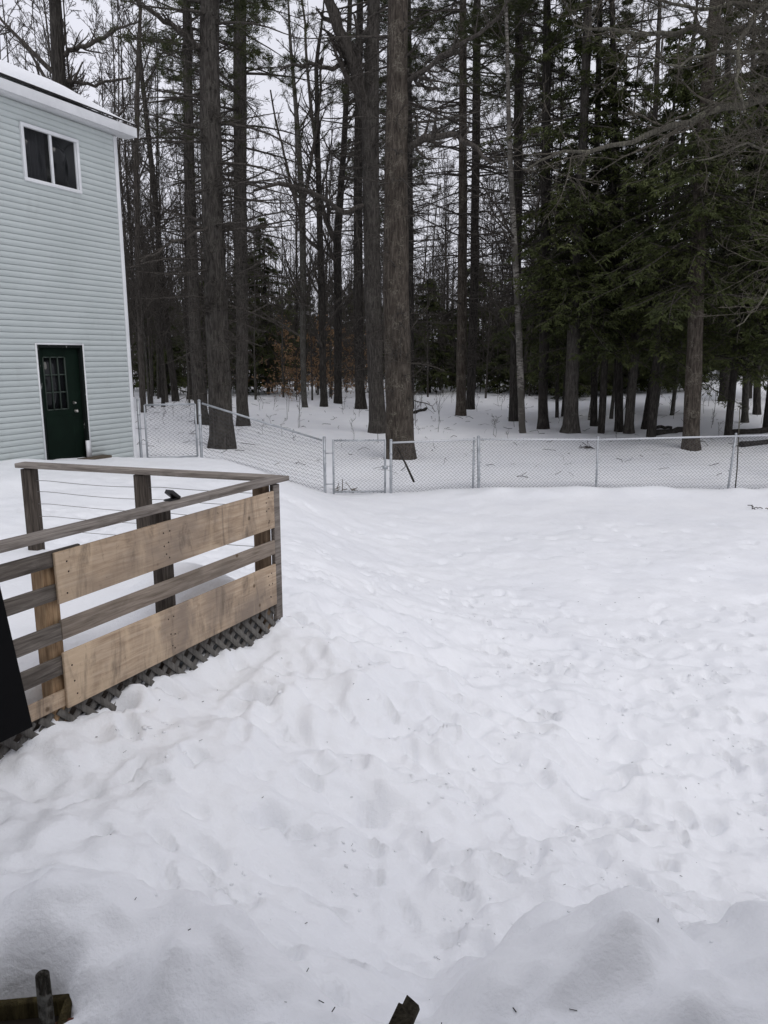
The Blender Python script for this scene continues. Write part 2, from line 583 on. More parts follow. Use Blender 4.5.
def clods():
    g = np.random.default_rng(23)
    p = (1 + 5 ** .5) / 2
    iv = unit_(np.array([(-1, p, 0), (1, p, 0), (-1, -p, 0), (1, -p, 0), (0, -1, p), (0, 1, p), (0, -1, -p), (0, 1, -p), (p, 0, -1), (p, 0, 1), (-p, 0, -1), (-p, 0, 1)], float))
    it = np.array([(0, 11, 5), (0, 5, 1), (0, 1, 7), (0, 7, 10), (0, 10, 11), (1, 5, 9), (5, 11, 4), (11, 10, 2), (10, 7, 6), (7, 1, 8), (3, 9, 4), (3, 4, 2), (3, 2, 6), (3, 6, 8), (3, 8, 9), (4, 9, 5), (2, 4, 11), (6, 2, 10), (8, 6, 7), (9, 8, 1)])
    mb = MB()
    cs = [(g.uniform(-.55, .6) * y, y) for y in g.uniform(2.2, 9, 110)]
    for (cx, cy) in cs:
        for _ in range(g.integers(2, 9)):
            x = cx + g.normal(0, .09); y = cy + g.normal(0, .09)
            if (np.array([x, y]) - DC) @ DN < .08: continue
            r = g.uniform(.003, .011) * min(1.3, cy / 4 + .2)
            V = iv * (1 + .28 * g.normal(0, 1, (12, 1))) * r * np.array([1.2, 1.1, .8]) + [x, y, float(surface(x, y)) + r * .25]
            mb.add(V, T=it)
    o = mb.build('snow_clods', M_SNOW, smooth=True)
    tag(o, 'small crumbled snow clods kicked over the trampled yard', 'snow clods', kind='stuff')


def unit_(v): return v / np.linalg.norm(v, axis=-1, keepdims=True)


clods()


# ------------------------------------------------------------------ house
HC = np.array([-5.05, 15.5]); HU = np.array([-.41494, -.90985]); HN = np.array([.90985, -.41494])
HU3 = np.array([*HU, 0]); HN3 = np.array([*HN, 0])
HLEN, HDEP, EAVE = 9.5, 7.2, 7.06


def hp(t, z, off=0.0): return np.array([*(HC + HU * t + HN * off), z])


def mat_siding():
    m, nt, b = mat("pale_vinyl_siding", (.60, .64, .635), .45, .4)
    v = coords(nt)
    n = noise(nt, v, .9, 5, .6)
    c = ramp(nt, n, [(.3, (.50, .545, .532)), (.7, (.565, .61, .596))])
    g = noise(nt, coords(nt, (1, 1, .25)), 5, 4)
    c = mixc(nt, c, (.40, .43, .41), ramp(nt, g, [(.6, (0, 0, 0)), (.85, (.5, .5, .5))]))
    nt.links.new(c, b.inputs['Base Color'])
    bump(nt, b, noise(nt, v, 60, 3), .12, .004)
    return m


def build_house():
    M_SID = mat_siding()
    M_WHITE, nt, b = mat("white_trim", (.72, .73, .74), .5, .4)
    nt.links.new(ramp(nt, noise(nt, coords(nt), 3, 5), [(.3, (.64, .65, .66)), (.7, (.76, .77, .78))]), b.inputs['Base Color'])
    M_ROOF, nt, b = mat("roof_shingles", (.035, .034, .035), .95, .1)
    M_DOOR, nt, b = mat("dark_green_paint", (.004, .013, .008), .7, .1)
    nt.links.new(ramp(nt, noise(nt, coords(nt), 4, 5), [(.3, (.0018, .0065, .0038)), (.75, (.0035, .011, .0065))]), b.inputs['Base Color'])
    M_FRAME, nt, b = mat("worn_black_frame", (.008, .010, .009), .8, .1)
    nn = noise(nt, coords(nt, (1, 1, .35)), 16, 5, .7)
    nt.links.new(ramp(nt, nn, [(.62, (.008, .011, .010)), (.70, (.32, .33, .32))]), b.inputs['Base Color'])
    M_GLASS, nt, b = mat("window_glass", (.010, .011, .012), .06, .22)
    M_GLASS2, nt, b = mat("window_glass_clear", (.02, .02, .02), .05, .5)
    tr = nt.nodes.new("ShaderNodeBsdfTransparent"); ms = nt.nodes.new("ShaderNodeMixShader")
    ms.inputs[0].default_value = .32
    tr.inputs[0].default_value = (.62, .63, .64, 1)
    nt.links.new(tr.outputs[0], ms.inputs[1]); nt.links.new(b.outputs[0], ms.inputs[2])
    nt.links.new(ms.outputs[0], nt.nodes["Material Output"].inputs['Surface'])
    M_ROOM, _, _ = mat("dark_room", (.05, .048, .045), .9)
    M_CURT, _, _ = mat("grey_curtain", (.42, .42, .45), .9)
    M_METAL, _, _ = mat("satin_nickel", (.55, .54, .5), .3, .5, .9)
    house = empty('house', hp(0, 1.0), 'two storey house with pale grey green clapboard siding and snowy eave', 'house')
    # siding: real lapped courses, cut round the openings; (t0,t1,z0,z1)
    WIN = (.97, 2.20, 5.93, 6.83); DOOR = (1.225, 2.25, .9, 3.275)
    E = .099

    def prof(z):                                        # how far the course stands out at height z
        f = (z - .3) / E; f -= math.floor(f)
        return .016 * (1 - f)

    def siding(mb, pt, t0, t1, z0, z1, holes):
        cuts = sorted({t0, t1, *[h[0] for h in holes], *[h[1] for h in holes]})
        k0 = int((z0 - .3) / E)
        for k in range(k0, int((z1 - .3) / E) + 1):
            a = max(z0, .3 + k * E); c = min(z1, .3 + (k + 1) * E - 1e-4)
            if c - a < .004: continue
            for ta, tb in zip(cuts[:-1], cuts[1:]):
                segs = [(a, c)]
                for h in holes:
                    if h[0] <= ta + 1e-6 and h[1] >= tb - 1e-6:
                        ns = []
                        for (p, q) in segs:
                            if h[2] > p: ns.append((p, min(q, h[2])))
                            if h[3] < q: ns.append((max(p, h[3]), q))
                        segs = [s for s in ns if s[1] - s[0] > .003]
                for (p, q) in segs:
                    lip = .3 + k * E + .007               # the lip of the lap hangs over a shadow gap
                    def fo(z): return .012 - .008 * min(1, max(0, (z - lip) / (E - .007)))
                    pl = max(p, lip)
                    if q - pl < .002: continue
                    if p < lip - 1e-6:
                        V = [pt(ta, p, -.024), pt(tb, p, -.024), pt(tb, pl, -.024), pt(ta, pl, -.024)]
                        mb.add(V, [(0, 1, 2, 3)])
                        V = [pt(ta, p, -.024), pt(tb, p, -.024), pt(tb, p, .004), pt(ta, p, .004)]
                        mb.add(V, [(0, 3, 2, 1)])
                    V = [pt(ta, pl, -.024), pt(tb, pl, -.024), pt(tb, pl, fo(pl)), pt(ta, pl, fo(pl)), pt(tb, q, fo(q)), pt(ta, q, fo(q))]
                    mb.add(V, [(0, 1, 2, 3), (3, 2, 4, 5)])
    mb = MB()
    siding(mb, hp, 0.06, HLEN, .3, EAVE + .065, [WIN, DOOR])
    HBk = -HN                                            # along the two end walls
    def end_a(t, z, off=0): return np.array([*(HC + HBk * t - HU * off), z])
    def end_b(t, z, off=0): return np.array([*(HC + HU * HLEN + HBk * t + HU * off), z])
    RISE = .42 * HDEP / 2
    for fn in (end_a, end_b):
        siding(mb, fn, .06, HDEP, .3, EAVE, [])
        for k in range(int(RISE / E)):
            z = EAVE + k * E; s = (z - EAVE) / .42; s2 = (z + E - EAVE) / .42
            mb.add([fn(s, z, .016), fn(HDEP - s, z, .016), fn(HDEP - s2, z + E, .0), fn(s2, z + E, .0)], [(0, 1, 2, 3)])
    siding(mb, lambda t, z, off=0: hp(t, z, -HDEP - off), 0, HLEN, .3, EAVE, [])
    mb.build('wall', M_SID, house)
    # corner trim
    mb = MB()
    mb.box(hp(.035, (.36 + EAVE) / 2, .010), HU3, HN3, Z3, .085, .03, EAVE - .24)
    mb.box(hp(-.012, (.3 + EAVE) / 2, -.045), HU3, HN3, Z3, .03, .085, EAVE - .3)
    mb.build('corner_trim', M_WHITE, house, bevel=.004)
    # roof with boxed eave
    OV, EX, SL = .29, .27, .42
    mb = MB()
    def rp(t, s, dz=0):                                   # s = distance in from the eave edge
        return hp(t, EAVE + .245 + dz + SL * s, OV - s)
    half = HDEP / 2 + OV
    for side in (0, 1):
        def q(t, s, dz): return rp(t, s, dz) if side == 0 else hp(t, EAVE + .245 + dz + SL * s, -HDEP - OV + s)
        P = [q(-EX, -.015, .03), q(HLEN + EX, -.015, .03), q(HLEN + EX, half, .03), q(-EX, half, .03), q(-EX, -.015, .05), q(HLEN + EX, -.015, .05), q(HLEN + EX, half, .05), q(-EX, half, .05)]
        mb.add(P, [(0, 1, 2, 3), (4, 7, 6, 5), (0, 4, 5, 1), (0, 3, 7, 4), (1, 5, 6, 2)])
    mb.build('roof', M_ROOF, house)
    mb = MB()
    mb.box(hp(HLEN / 2, EAVE + .155, OV - .015), HU3, HN3, Z3, HLEN + 2 * EX, .03, .165)
    mb.box(hp(-EX + .015, EAVE + .155, OV / 2 - .02), HU3, HN3, Z3, .03, OV - .01, .165)
    mb.build('fascia', M_WHITE, house, bevel=.004)
    mb = MB()
    mb.box(hp(HLEN / 2, EAVE + .08, OV / 2 - .03), HU3, HN3, Z3, HLEN + 2 * EX - .08, OV - .02, .02)
    mb.build('soffit', M_WHITE, house)
    # rake boards of the gable ends
    for tt in (-EX + .015, HLEN + EX - .015):
        mb = MB()
        for side in (0, 1):
            P = []
            for dz in (-.16, -.004):
                for s in (.45, half):
                    for d in (-.014, .014):
                        P.append(rp(tt + d, s, dz) if side == 0 else hp(tt + d, EAVE + .245 + dz + SL * s, -HDEP - OV + s))
            mb.add(P, [(0, 1, 3, 2), (4, 6, 7, 5), (0, 4, 5, 1), (2, 3, 7, 6), (0, 2, 6, 4), (1, 5, 7, 3)])
        mb.build('rake_board', M_WHITE, house)
    # window
    t0, t1, z0, z1 = WIN
    mb = MB(); fw = .055
    mb.box(hp((t0 + t1) / 2, z1 - fw / 2, .012), HU3, HN3, Z3, t1 - t0, .07, fw)
    mb.box(hp((t0 + t1) / 2, z0 + fw / 2, .012), HU3, HN3, Z3, t1 - t0, .07, fw)
    for t in (t0 + fw / 2, t1 - fw / 2):
        mb.box(hp(t, (z0 + z1) / 2, .012), HU3, HN3, Z3, fw, .07, z1 - z0 - 2 * fw)
    win = mb.build('window', M_WHITE, house, bevel=.004)
    tm = (t0 + t1) / 2
    for t, wd, o_ in ((tm, .05, .006), (t0 + fw + .011, .02, 0), (t1 - fw - .011, .02, 0)):
        MB().box(hp(t, (z0 + z1) / 2, o_), HU3, HN3, Z3, wd, .04, z1 - z0 - 2 * fw - .002).build('sash_bar', M_WHITE, win, bevel=.003)
    for a, b2, mt in ((t0 + fw, tm - .025, M_GLASS), (tm + .025, t1 - fw, M_GLASS2)):
        MB().box(hp((a + b2) / 2, (z0 + z1) / 2, -.01), HU3, HN3, Z3, b2 - a, .006, z1 - z0 - 2 * fw).build('pane', mt, win)
    mb = MB()
    ts = np.linspace(tm + .03, t1 - .06, 50)
    V = []
    for i, t in enumerate(ts):
        o = -.12 + .03 * math.sin(i * .9) + .012 * math.sin(i * 2.3)
        V += [hp(t, z0 + .03, o), hp(t, z1 - .03, o)]
    mb.add(V, [(2 * i, 2 * i + 2, 2 * i + 3, 2 * i + 1) for i in range(49)])
    mb.build('curtain', M_CURT, win)
    mb = MB().box(hp(tm, (z0 + z1) / 2, -.6), HU3, HN3, Z3, 1.5, .02, 1.2)
    mb.build('room_back', M_ROOM, win)
    # door
    t0, t1, z0, z1 = DOOR
    mb = MB(); jw = .05
    for t in (t0 + jw / 2, t1 - jw / 2):
        mb.box(hp(t, (z0 + z1) / 2, -.03), HU3, HN3, Z3, jw, .10, z1 - z0)
    mb.box(hp((t0 + t1) / 2, z1 - jw / 2, -.03), HU3, HN3, Z3, t1 - t0 - 2 * jw, .10, jw)
    door = mb.build('door', M_FRAME, house, bevel=.004)
    mb = MB()
    for t in (t0 - .013, t1 + .013):
        mb.box(hp(t, (z0 + z1) / 2 + .012, .012), HU3, HN3, Z3, .026, .028, z1 - z0 + .03)
    mb.box(hp((t0 + t1) / 2, z1 + .014, .012), HU3, HN3, Z3, t1 - t0, .028, .026)
    mb.build('door_trim', M_WHITE, door)
    D0, D1, ZT = t0 + jw, t1 - jw, z1 - jw
    L0, L1, LZ0, LZ1 = 1.60, 2.08, 2.14, 3.06
    mb = MB()
    for (a, b2, c, d) in ((D0, L0, z0, ZT), (L1, D1, z0, ZT), (L0, L1, z0, LZ0), (L0, L1, LZ1, ZT)):
        mb.box(hp((a + b2) / 2, (c + d) / 2, -.075), HU3, HN3, Z3, b2 - a - .0005, .044, d - c - .0005)
    for (c, d) in ((1.25, 2.02),):                        # raised lower panel
        mb.box(hp((L0 + L1) / 2 - .02, (c + d) / 2, -.05), HU3, HN3, Z3, .62, .012, d - c)
    mb.build('door_leaf', M_DOOR, door, bevel=.003)
    MB().box(hp((L0 + L1) / 2, (LZ0 + LZ1) / 2, -.08), HU3, HN3, Z3, L1 - L0, .006, LZ1 - LZ0).build('pane', M_GLASS, door)
    mb = MB()
    M_MUN, _, _ = mat("green_muntin", (.022, .034, .026), .5, .4)
    for i in range(4):
        t = L0 + (L1 - L0) * i / 3
        mb.box(hp(t, (LZ0 + LZ1) / 2, -.062), HU3, HN3, Z3, .022, .03, LZ1 - LZ0)
    for i in range(4):
        z = LZ0 + (LZ1 - LZ0) * i / 3
        for k in range(3):
            a = L0 + (L1 - L0) * k / 3 + .011; b2 = L0 + (L1 - L0) * (k + 1) / 3 - .011
            mb.box(hp((a + b2) / 2, z, -.062), HU3, HN3, Z3, b2 - a, .028, .022)
    mb.build('muntin', M_MUN, door)
    for nm, t, z, r in (('deadbolt', 1.47, 2.24, .028), ('knob', 1.445, 2.09, .03)):
        c0 = hp(t, z, -.053)
        P = np.array([[c0, c0 + HN3 * .02, c0 + HN3 * .03, c0 + HN3 * .055, c0 + HN3 * .065]])
        rr = np.array([[r, r, r * .5, r, r * .4]]) if nm == 'knob' else np.array([[r, r, r * .95, r * .5, r * .4]])
        MB().tubes(P, rr, 14, cap=True).build(nm, M_METAL, door, smooth=False)
    # bare white patch of trim at the foot of the door, and the old sill
    MB().box(hp(t0 + .055, 1.36, .03), HU3, HN3, Z3, .09, .03, .34).build('kick_trim', M_WHITE, door)
    M_SILL = mat_wood("rotten_sill", (.05, .04, .03), (.10, .08, .06), (.17, .15, .12), HU3)
    MB().box(hp((t0 + t1) / 2 - .1, 1.185, .11), HU3, HN3, Z3, 1.5, .22, .07).build('sill', M_SILL, door, bevel=.01)
    # snow on the roof, thinning out to bare shingles by the corner
    mb = MB()
    ts = np.linspace(-EX, HLEN + EX, 160); ss = np.concatenate([np.linspace(0, .3, 12), np.linspace(.4, half, 24)])
    T, S = np.meshgrid(ts, ss)
    th = (.17 + .04 * fbm(T, S, .8, 3)) * sstep(-.30, 1.9, T + .7 * fbm(T, S * .3, .7, 2)) * (1 - .0 * S)
    th = np.maximum(th, .006)
    edge = np.sqrt(np.clip(S / .14, 0, 1)) * .85 + .15
    edge[0] = .05
    Hh = th * edge + .053
    base = HC[None, None, :] + HU * T[..., None] + HN * (OV - .02 - S)[..., None]
    Zs = EAVE + .245 + SL * (S + .02) + Hh
    ny, nx = T.shape
    i = np.arange(ny - 1)[:, None] * nx; j = np.arange(nx - 1)[None, :]
    Q = np.stack([i + j, i + j + 1, i + nx + j + 1, i + nx + j], -1).reshape(-1, 4)
    mb.add(np.concatenate([base, Zs[..., None]], -1), Q)
    o = mb.build('roof_snow', M_SNOW, smooth=True)
    tag(o, 'white snow layer lying along the eave of the pale house roof', 'snow', kind='stuff')


build_house()


# ------------------------------------------------------------------ unseen house behind the camera, added to shade the near snow
def build_unseen_home():
    m, nt, b = mat("unseen_home_siding", (.36, .36, .36), .6, .3)
    h = empty('house', (0, -.8, 1), 'unseen house behind the camera, added to shade the near snow', 'house')
    mb = MB()
    for k in range(30):
        z = .2 + k * .2
        mb.add([(-7, -.80, z), (7, -.80, z), (7, -.83, z + .2), (-7, -.83, z + .2)], [(0, 1, 2, 3)])
    mb.box((0, -4.4, 3.2), (1, 0, 0), (0, 1, 0), (0, 0, 1), 14, 7.1, 6)
    mb.build('wall', m, h)
    r, _, _ = mat("unseen_home_roof", (.05, .05, .05), .9)
    mb = MB()
    mb.add([(-7.4, .1, 5.7), (7.4, .1, 5.7), (7.4, -4.4, 7.9), (-7.4, -4.4, 7.9), (-7.4, -8.7, 5.9), (7.4, -8.7, 5.9),
            (-7.4, .1, 5.9), (7.4, .1, 5.9), (7.4, -4.4, 8.1), (-7.4, -4.4, 8.1), (-7.4, -8.7, 6.1), (7.4, -8.7, 6.1)],
           [(0, 1, 2, 3), (3, 2, 5, 4), (6, 9, 8, 7), (9, 10, 11, 8), (0, 6, 7, 1), (4, 5, 11, 10)])
    mb.build('roof', r, h)


build_unseen_home()


# ------------------------------------------------------------------ wooden deck
def build_deck():
    gs = dict(dark=(.10, .086, .074), mid=(.20, .175, .155), light=(.31, .28, .25))
    W_U = mat_wood("weathered_rail_wood", **gs, axis=U3)
    W_R = mat_wood("weathered_far_rail_wood", (.12, .105, .09), (.24, .21, .185), (.36, .33, .29), axis=R3)
    W_P = mat_wood("weathered_post_wood", (.030, .025, .021), (.072, .060, .050), (.13, .11, .095), axis=Z3)
    W_PO = mat_wood("orange_post_wood", (.07, .046, .03), (.155, .108, .07), (.24, .175, .118), axis=Z3)
    W_PT = mat_wood("tan_post_wood", (.16, .10, .055), (.31, .205, .12), (.42, .30, .18), axis=Z3)
    W_TAN = mat_wood("tan_plank_wood", (.33, .24, .165), (.455, .345, .245), (.55, .435, .325), axis=U3, stain=(.25, .20, .16), stain_fac=.9, blotch=True)
    W_MID = mat_wood("grey_tan_board", (.14, .11, .085), (.25, .205, .165), (.36, .30, .25), axis=U3, stain=(.14, .12, .10), stain_fac=.6)
    W_DRK = mat_wood("dark_board", (.06, .05, .043), (.125, .108, .093), (.21, .185, .16), axis=U3)
    W_LAT = mat_wood("lattice_wood", (.075, .07, .063), (.135, .128, .118), (.20, .19, .175), axis=Z3)
    dk = empty('wooden_deck', wallp(0, 1.2), 'weathered wooden deck with plank railing and lattice skirt in the snow', 'deck')

    def bar(t0, t1, z0, z1, off, thick, name, m, dz=0.0, bev=.004):
        mb = MB()
        a, b = wallp(t0, (z0 + z1) / 2, off), wallp(t1, (z0 + z1) / 2 + dz, off)
        ax = (b - a) / np.linalg.norm(b - a)
        mb.box((a + b) / 2, ax, N3, np.cross(ax, N3) * (1 if np.cross(ax, N3)[2] > 0 else -1), np.linalg.norm(b - a), thick, z1 - z0)
        return mb.build(name, m, dk, bevel=bev)

    # near rail: posts behind, boards in front
    for t, m, zt in ((.215, W_PO, 2.183), (1.235, W_P, 2.183), (2.085, W_PT, 2.06), (3.25, W_P, 2.183)):
        MB().box(wallp(t, (zt + .5) / 2, -.065), U3, N3, Z3, .089, .089, zt - .5).build('post', m, dk, bevel=.004)
    bar(-.005, 3.6, 2.192, 2.226, -.022, .115, 'top_rail', W_U)
    MB().box(wallp(.135, 1.67, -.001), U3, N3, Z3, .075, .034, 1.02).build('corner_board', W_U, dk, bevel=.003)
    bar(.176, 2.08, 1.868, 2.140, .013, .018, 'plank', W_TAN, -.02)
    bar(.176, 2.08, 1.287, 1.596, .013, .018, 'plank', W_TAN, -.012)
    bar(.178, 2.075, 1.670, 1.775, .010, .022, 'rail_board', W_MID, -.016)
    bar(2.0772, 3.5, 1.655, 1.748, .010, .020, 'rail_board', W_DRK, -.01)
    for z0, z1 in ((2.045, 2.128), (1.869, 1.952), (1.464, 1.562)):
        bar(1.9, 3.5, z0, z1, -.009, .022, 'rail_board', W_DRK, -.006)
    bar(1.95, 3.5, 1.287, 1.375, -.009, .022, 'rail_board', W_TAN, -.006)
    bar(.19, 3.5, 1.150, 1.284, -.110, .036, 'rim_joist', W_DRK)
    # nail heads on the two wide planks
    M_NAIL, _, _ = mat("rusty_nail", (.04, .025, .018), .8)
    for z0, z1, tag_ in ((1.868, 2.140, 0), (1.287, 1.596, 1)):
        pl = [c for c in dk.children if c.name.startswith('plank')][tag_]
        for t in (.235, .262, 1.27, 1.30, 2.02):
            for f in (.2, .5, .8):
                c = wallp(t + random.uniform(-.015, .015), z0 + (z1 - z0) * f + random.uniform(-.02, .02) - .006 * t, .0225)
                o = MB().pipe(c - N3 * .002, c + N3 * .001, .005, 8).build('nail', M_NAIL)
                o.parent = pl
                o.matrix_parent_inverse = pl.matrix_basis.inverted() @ dk.matrix_basis.inverted()
    # far rail: cap board, posts and tensioned wires
    a, b = farp(.085, 2.206, -.03), farp(2.365, 2.214, -.03)
    ax = (b - a) / np.linalg.norm(b - a)
    MB().box((a + b) / 2, ax, RN3, Z3, np.linalg.norm(b - a), .12, .038).build('top_rail', W_R, dk, bevel=.005)
    for t, m in ((1.205, W_P), (2.275, W_P)):
        MB().box(farp(t, (2.185 + .6) / 2, -.03), R3, RN3, Z3, .10, .089, 2.185 - .6).build('post', m, dk, bevel=.004)
    M_CAB, _, _ = mat("thin_wire", (.28, .27, .26), .5, .5, .4)
    for k, z in enumerate((2.085, 1.99, 1.888, 1.787, 1.68)):
        P = []
        for i in range(24):
            t = .25 + (2.30 - .25) * i / 23
            P.append(farp(t, z + .004 - .012 * math.sin(math.pi * ((t * 1.0) % 1.05) / 1.05) + .004 * math.sin(3 * t + k), -.02))
        MB().tubes(np.array([P]), np.full((1, 24), .0026), 5).build('cable', M_CAB, dk)
    # floor boards under the snow
    mb = MB()
    for k in range(24):
        o0 = -.16 - k * .145
        pa = wallp(.16, 1.235, o0); pb = wallp(3.9, 1.235, o0)
        mb.box((pa + pb) / 2, U3, N3, Z3, 3.6, .14, .028)
    mb.build('floor', W_DRK, dk)
    # lattice
    mb = MB(); zl0, zl1 = .78, 1.268
    for layer, sgn in ((0, 1), (1, -1)):
        t = -.5
        while t < 3.9:
            a = np.array([t, zl0]); b = np.array([t + sgn * (zl1 - zl0), zl1])
            lo, hi = sorted((a[0], b[0]))
            if hi > .09 and lo < 3.6:
                f0, f1 = 0.0, 1.0
                d = b - a
                for lim, s in ((.09, 1), (3.6, -1)):
                    if d[0] * s > 0: f0 = max(f0, (lim - a[0]) / d[0])
                    else: f1 = min(f1, (lim - a[0]) / d[0])
                if f1 - f0 > .1:
                    p, q = a + d * f0, a + d * f1
                    P, Qp = wallp(p[0], p[1], -.012 - .010 * layer), wallp(q[0], q[1], -.012 - .010 * layer)
                    ax = (Qp - P) / np.linalg.norm(Qp - P)
                    mb.box((P + Qp) / 2, ax, N3, np.cross(ax, N3), np.linalg.norm(Qp - P), .009, .036)
            t += .112
    mb.build('lattice_skirt', W_LAT, dk)
    # snow on the deck
    ts = np.linspace(.02, 3.7, 120); ss = np.linspace(.02, 2.75, 110)
    T, S = np.meshgrid(ts, ss)
    P = DC + DU * T[..., None] + DR * S[..., None]
    d_in = -(P - DC) @ DN
    Zs = 1.33 + .16 * sstep(0, 1.6, S) + .05 * fbm(T, S, .7, 4) + .30 * np.exp(-(((T - .62) / .42) ** 2 + ((S - .42) / .30) ** 2)) + .10 * np.exp(-(((T - 1.9) / .5) ** 2 + ((S - .5) / .3) ** 2))
    Zs -= .25 * (1 - sstep(.0, .14, d_in - .09))
    keep = d_in > .10
    V = np.concatenate([P, Zs[..., None]], -1)
    ny, nx = T.shape
    i = np.arange(ny - 1)[:, None] * nx; j = np.arange(nx - 1)[None, :]
    Q = np.stack([i + j, i + j + 1, i + nx + j + 1, i + nx + j], -1).reshape(-1, 4)
    Q = Q[keep.ravel()[Q].all(1)]
    o = MB().add(V, Q).build('deck_snow', M_SNOW, smooth=True)
    o['kind'] = 'structure'
    # black sheet leaning on the outside of the near rail
    M_BLK, nt, b = mat("black_sheet", (.004, .004, .0045), .8, .08)
    bp = [(2.335, 1.30), (3.3, 1.30), (3.36, 2.16), (2.425, 2.16)]
    V = [wallp(t, z, o_ + (.05 if z < 2 else .02)) for o_ in (.0, .022) for (t, z) in bp]
    o = MB().add(V, [(0, 3, 2, 1), (4, 5, 6, 7), (0, 1, 5, 4), (1, 2, 6, 5), (2, 3, 7, 6), (3, 0, 4, 7)]).build('black_panel', M_BLK, bevel=.004)
    tag(o, 'matt black panel leaning against the near deck railing at the left edge', 'panel')
    # small black gadget on the rail
    p = wallp(1.12, 2.2262, -.065)
    M_GAD, _, _ = mat("black_plastic", (.010, .010, .011), .45, .4)
    g = empty('black_gadget', p, 'small black plastic gadget on the near top rail', 'light')
    MB().box(p + Z3 * .004 + U3 * .012, U3, N3, Z3, .085, .05, .010).build('base', M_GAD, g, bevel=.002)
    tl = (U3 * -.80 + Z3 * -.60); tl2 = np.cross(N3, tl)
    MB().box(p + Z3 * .031 - U3 * .002, tl, N3, tl2, .085, .06, .026).build('head', M_GAD, g, bevel=.003)


build_deck()


# ------------------------------------------------------------------ chain-link fence and gates
def weave(mb, a, b, h0a, h1a, h0b, h1b, pitch=.086, r=.0064):
    """chain-link fabric between two plan points; bottom/top heights at either end"""
    a = np.asarray(a, float); b = np.asarray(b, float)
    L = np.linalg.norm(b - a)
    nrm = np.array([-(b - a)[1], (b - a)[0]]) / L
    n = max(2, int(L / pitch))
    H = max(h1a - h0a, h1b - h0b)
    m = int(H / (pitch * .5)) + 1
    P = np.zeros((n, m, 3))
    for i in range(n):
        s = (i + .5) * L / n
        z = np.arange(m) * pitch * .5
        zig = np.where((np.arange(m)) % 2 == 0, -.5, .5) * (L / n) * 1.06
        ss = np.clip(s + zig, 0, L)
        f = ss / L
        xy = a[None] + (b - a)[None] * f[:, None] + nrm[None] * np.where(np.arange(m) % 2 == 0, -.003, .003)[:, None]
        P[i, :, :2] = xy
        zt = h1a + (h1b - h1a) * f
        P[i, :, 2] = zt + .02 - z
    P += rng.normal(0, .002, P.shape)
    mb.tubes(P, np.full((n, m), r), 3)


def dome(mb, p, r):
    P = np.array([[p, p + Z3 * r * .5, p + Z3 * r * .9, p + Z3 * r * 1.05]])
    mb.tubes(P, np.array([[r * 1.15, r * 1.05, r * .6, r * .1]]), 10, cap=True)


def post(parent, p, ztop, r, name='post', z0=None, lean=(0, 0)):
    mb = MB()
    z0 = -.4 if z0 is None else z0
    a = np.array([p[0], p[1], z0]); b = np.array([p[0] + lean[0], p[1] + lean[1], ztop])
    mb.pipe(a, b, r, 10)
    dome(mb, b, r)
    for f in (.25, .5, .75):                              # tension bands
        c = b + (np.array([p[0], p[1], ztop - 1.15]) - b) * f
        mb.pipe(c - Z3 * .012, c + Z3 * .012, r * 1.22, 10)
    return mb.build(name, M_GALV, parent)


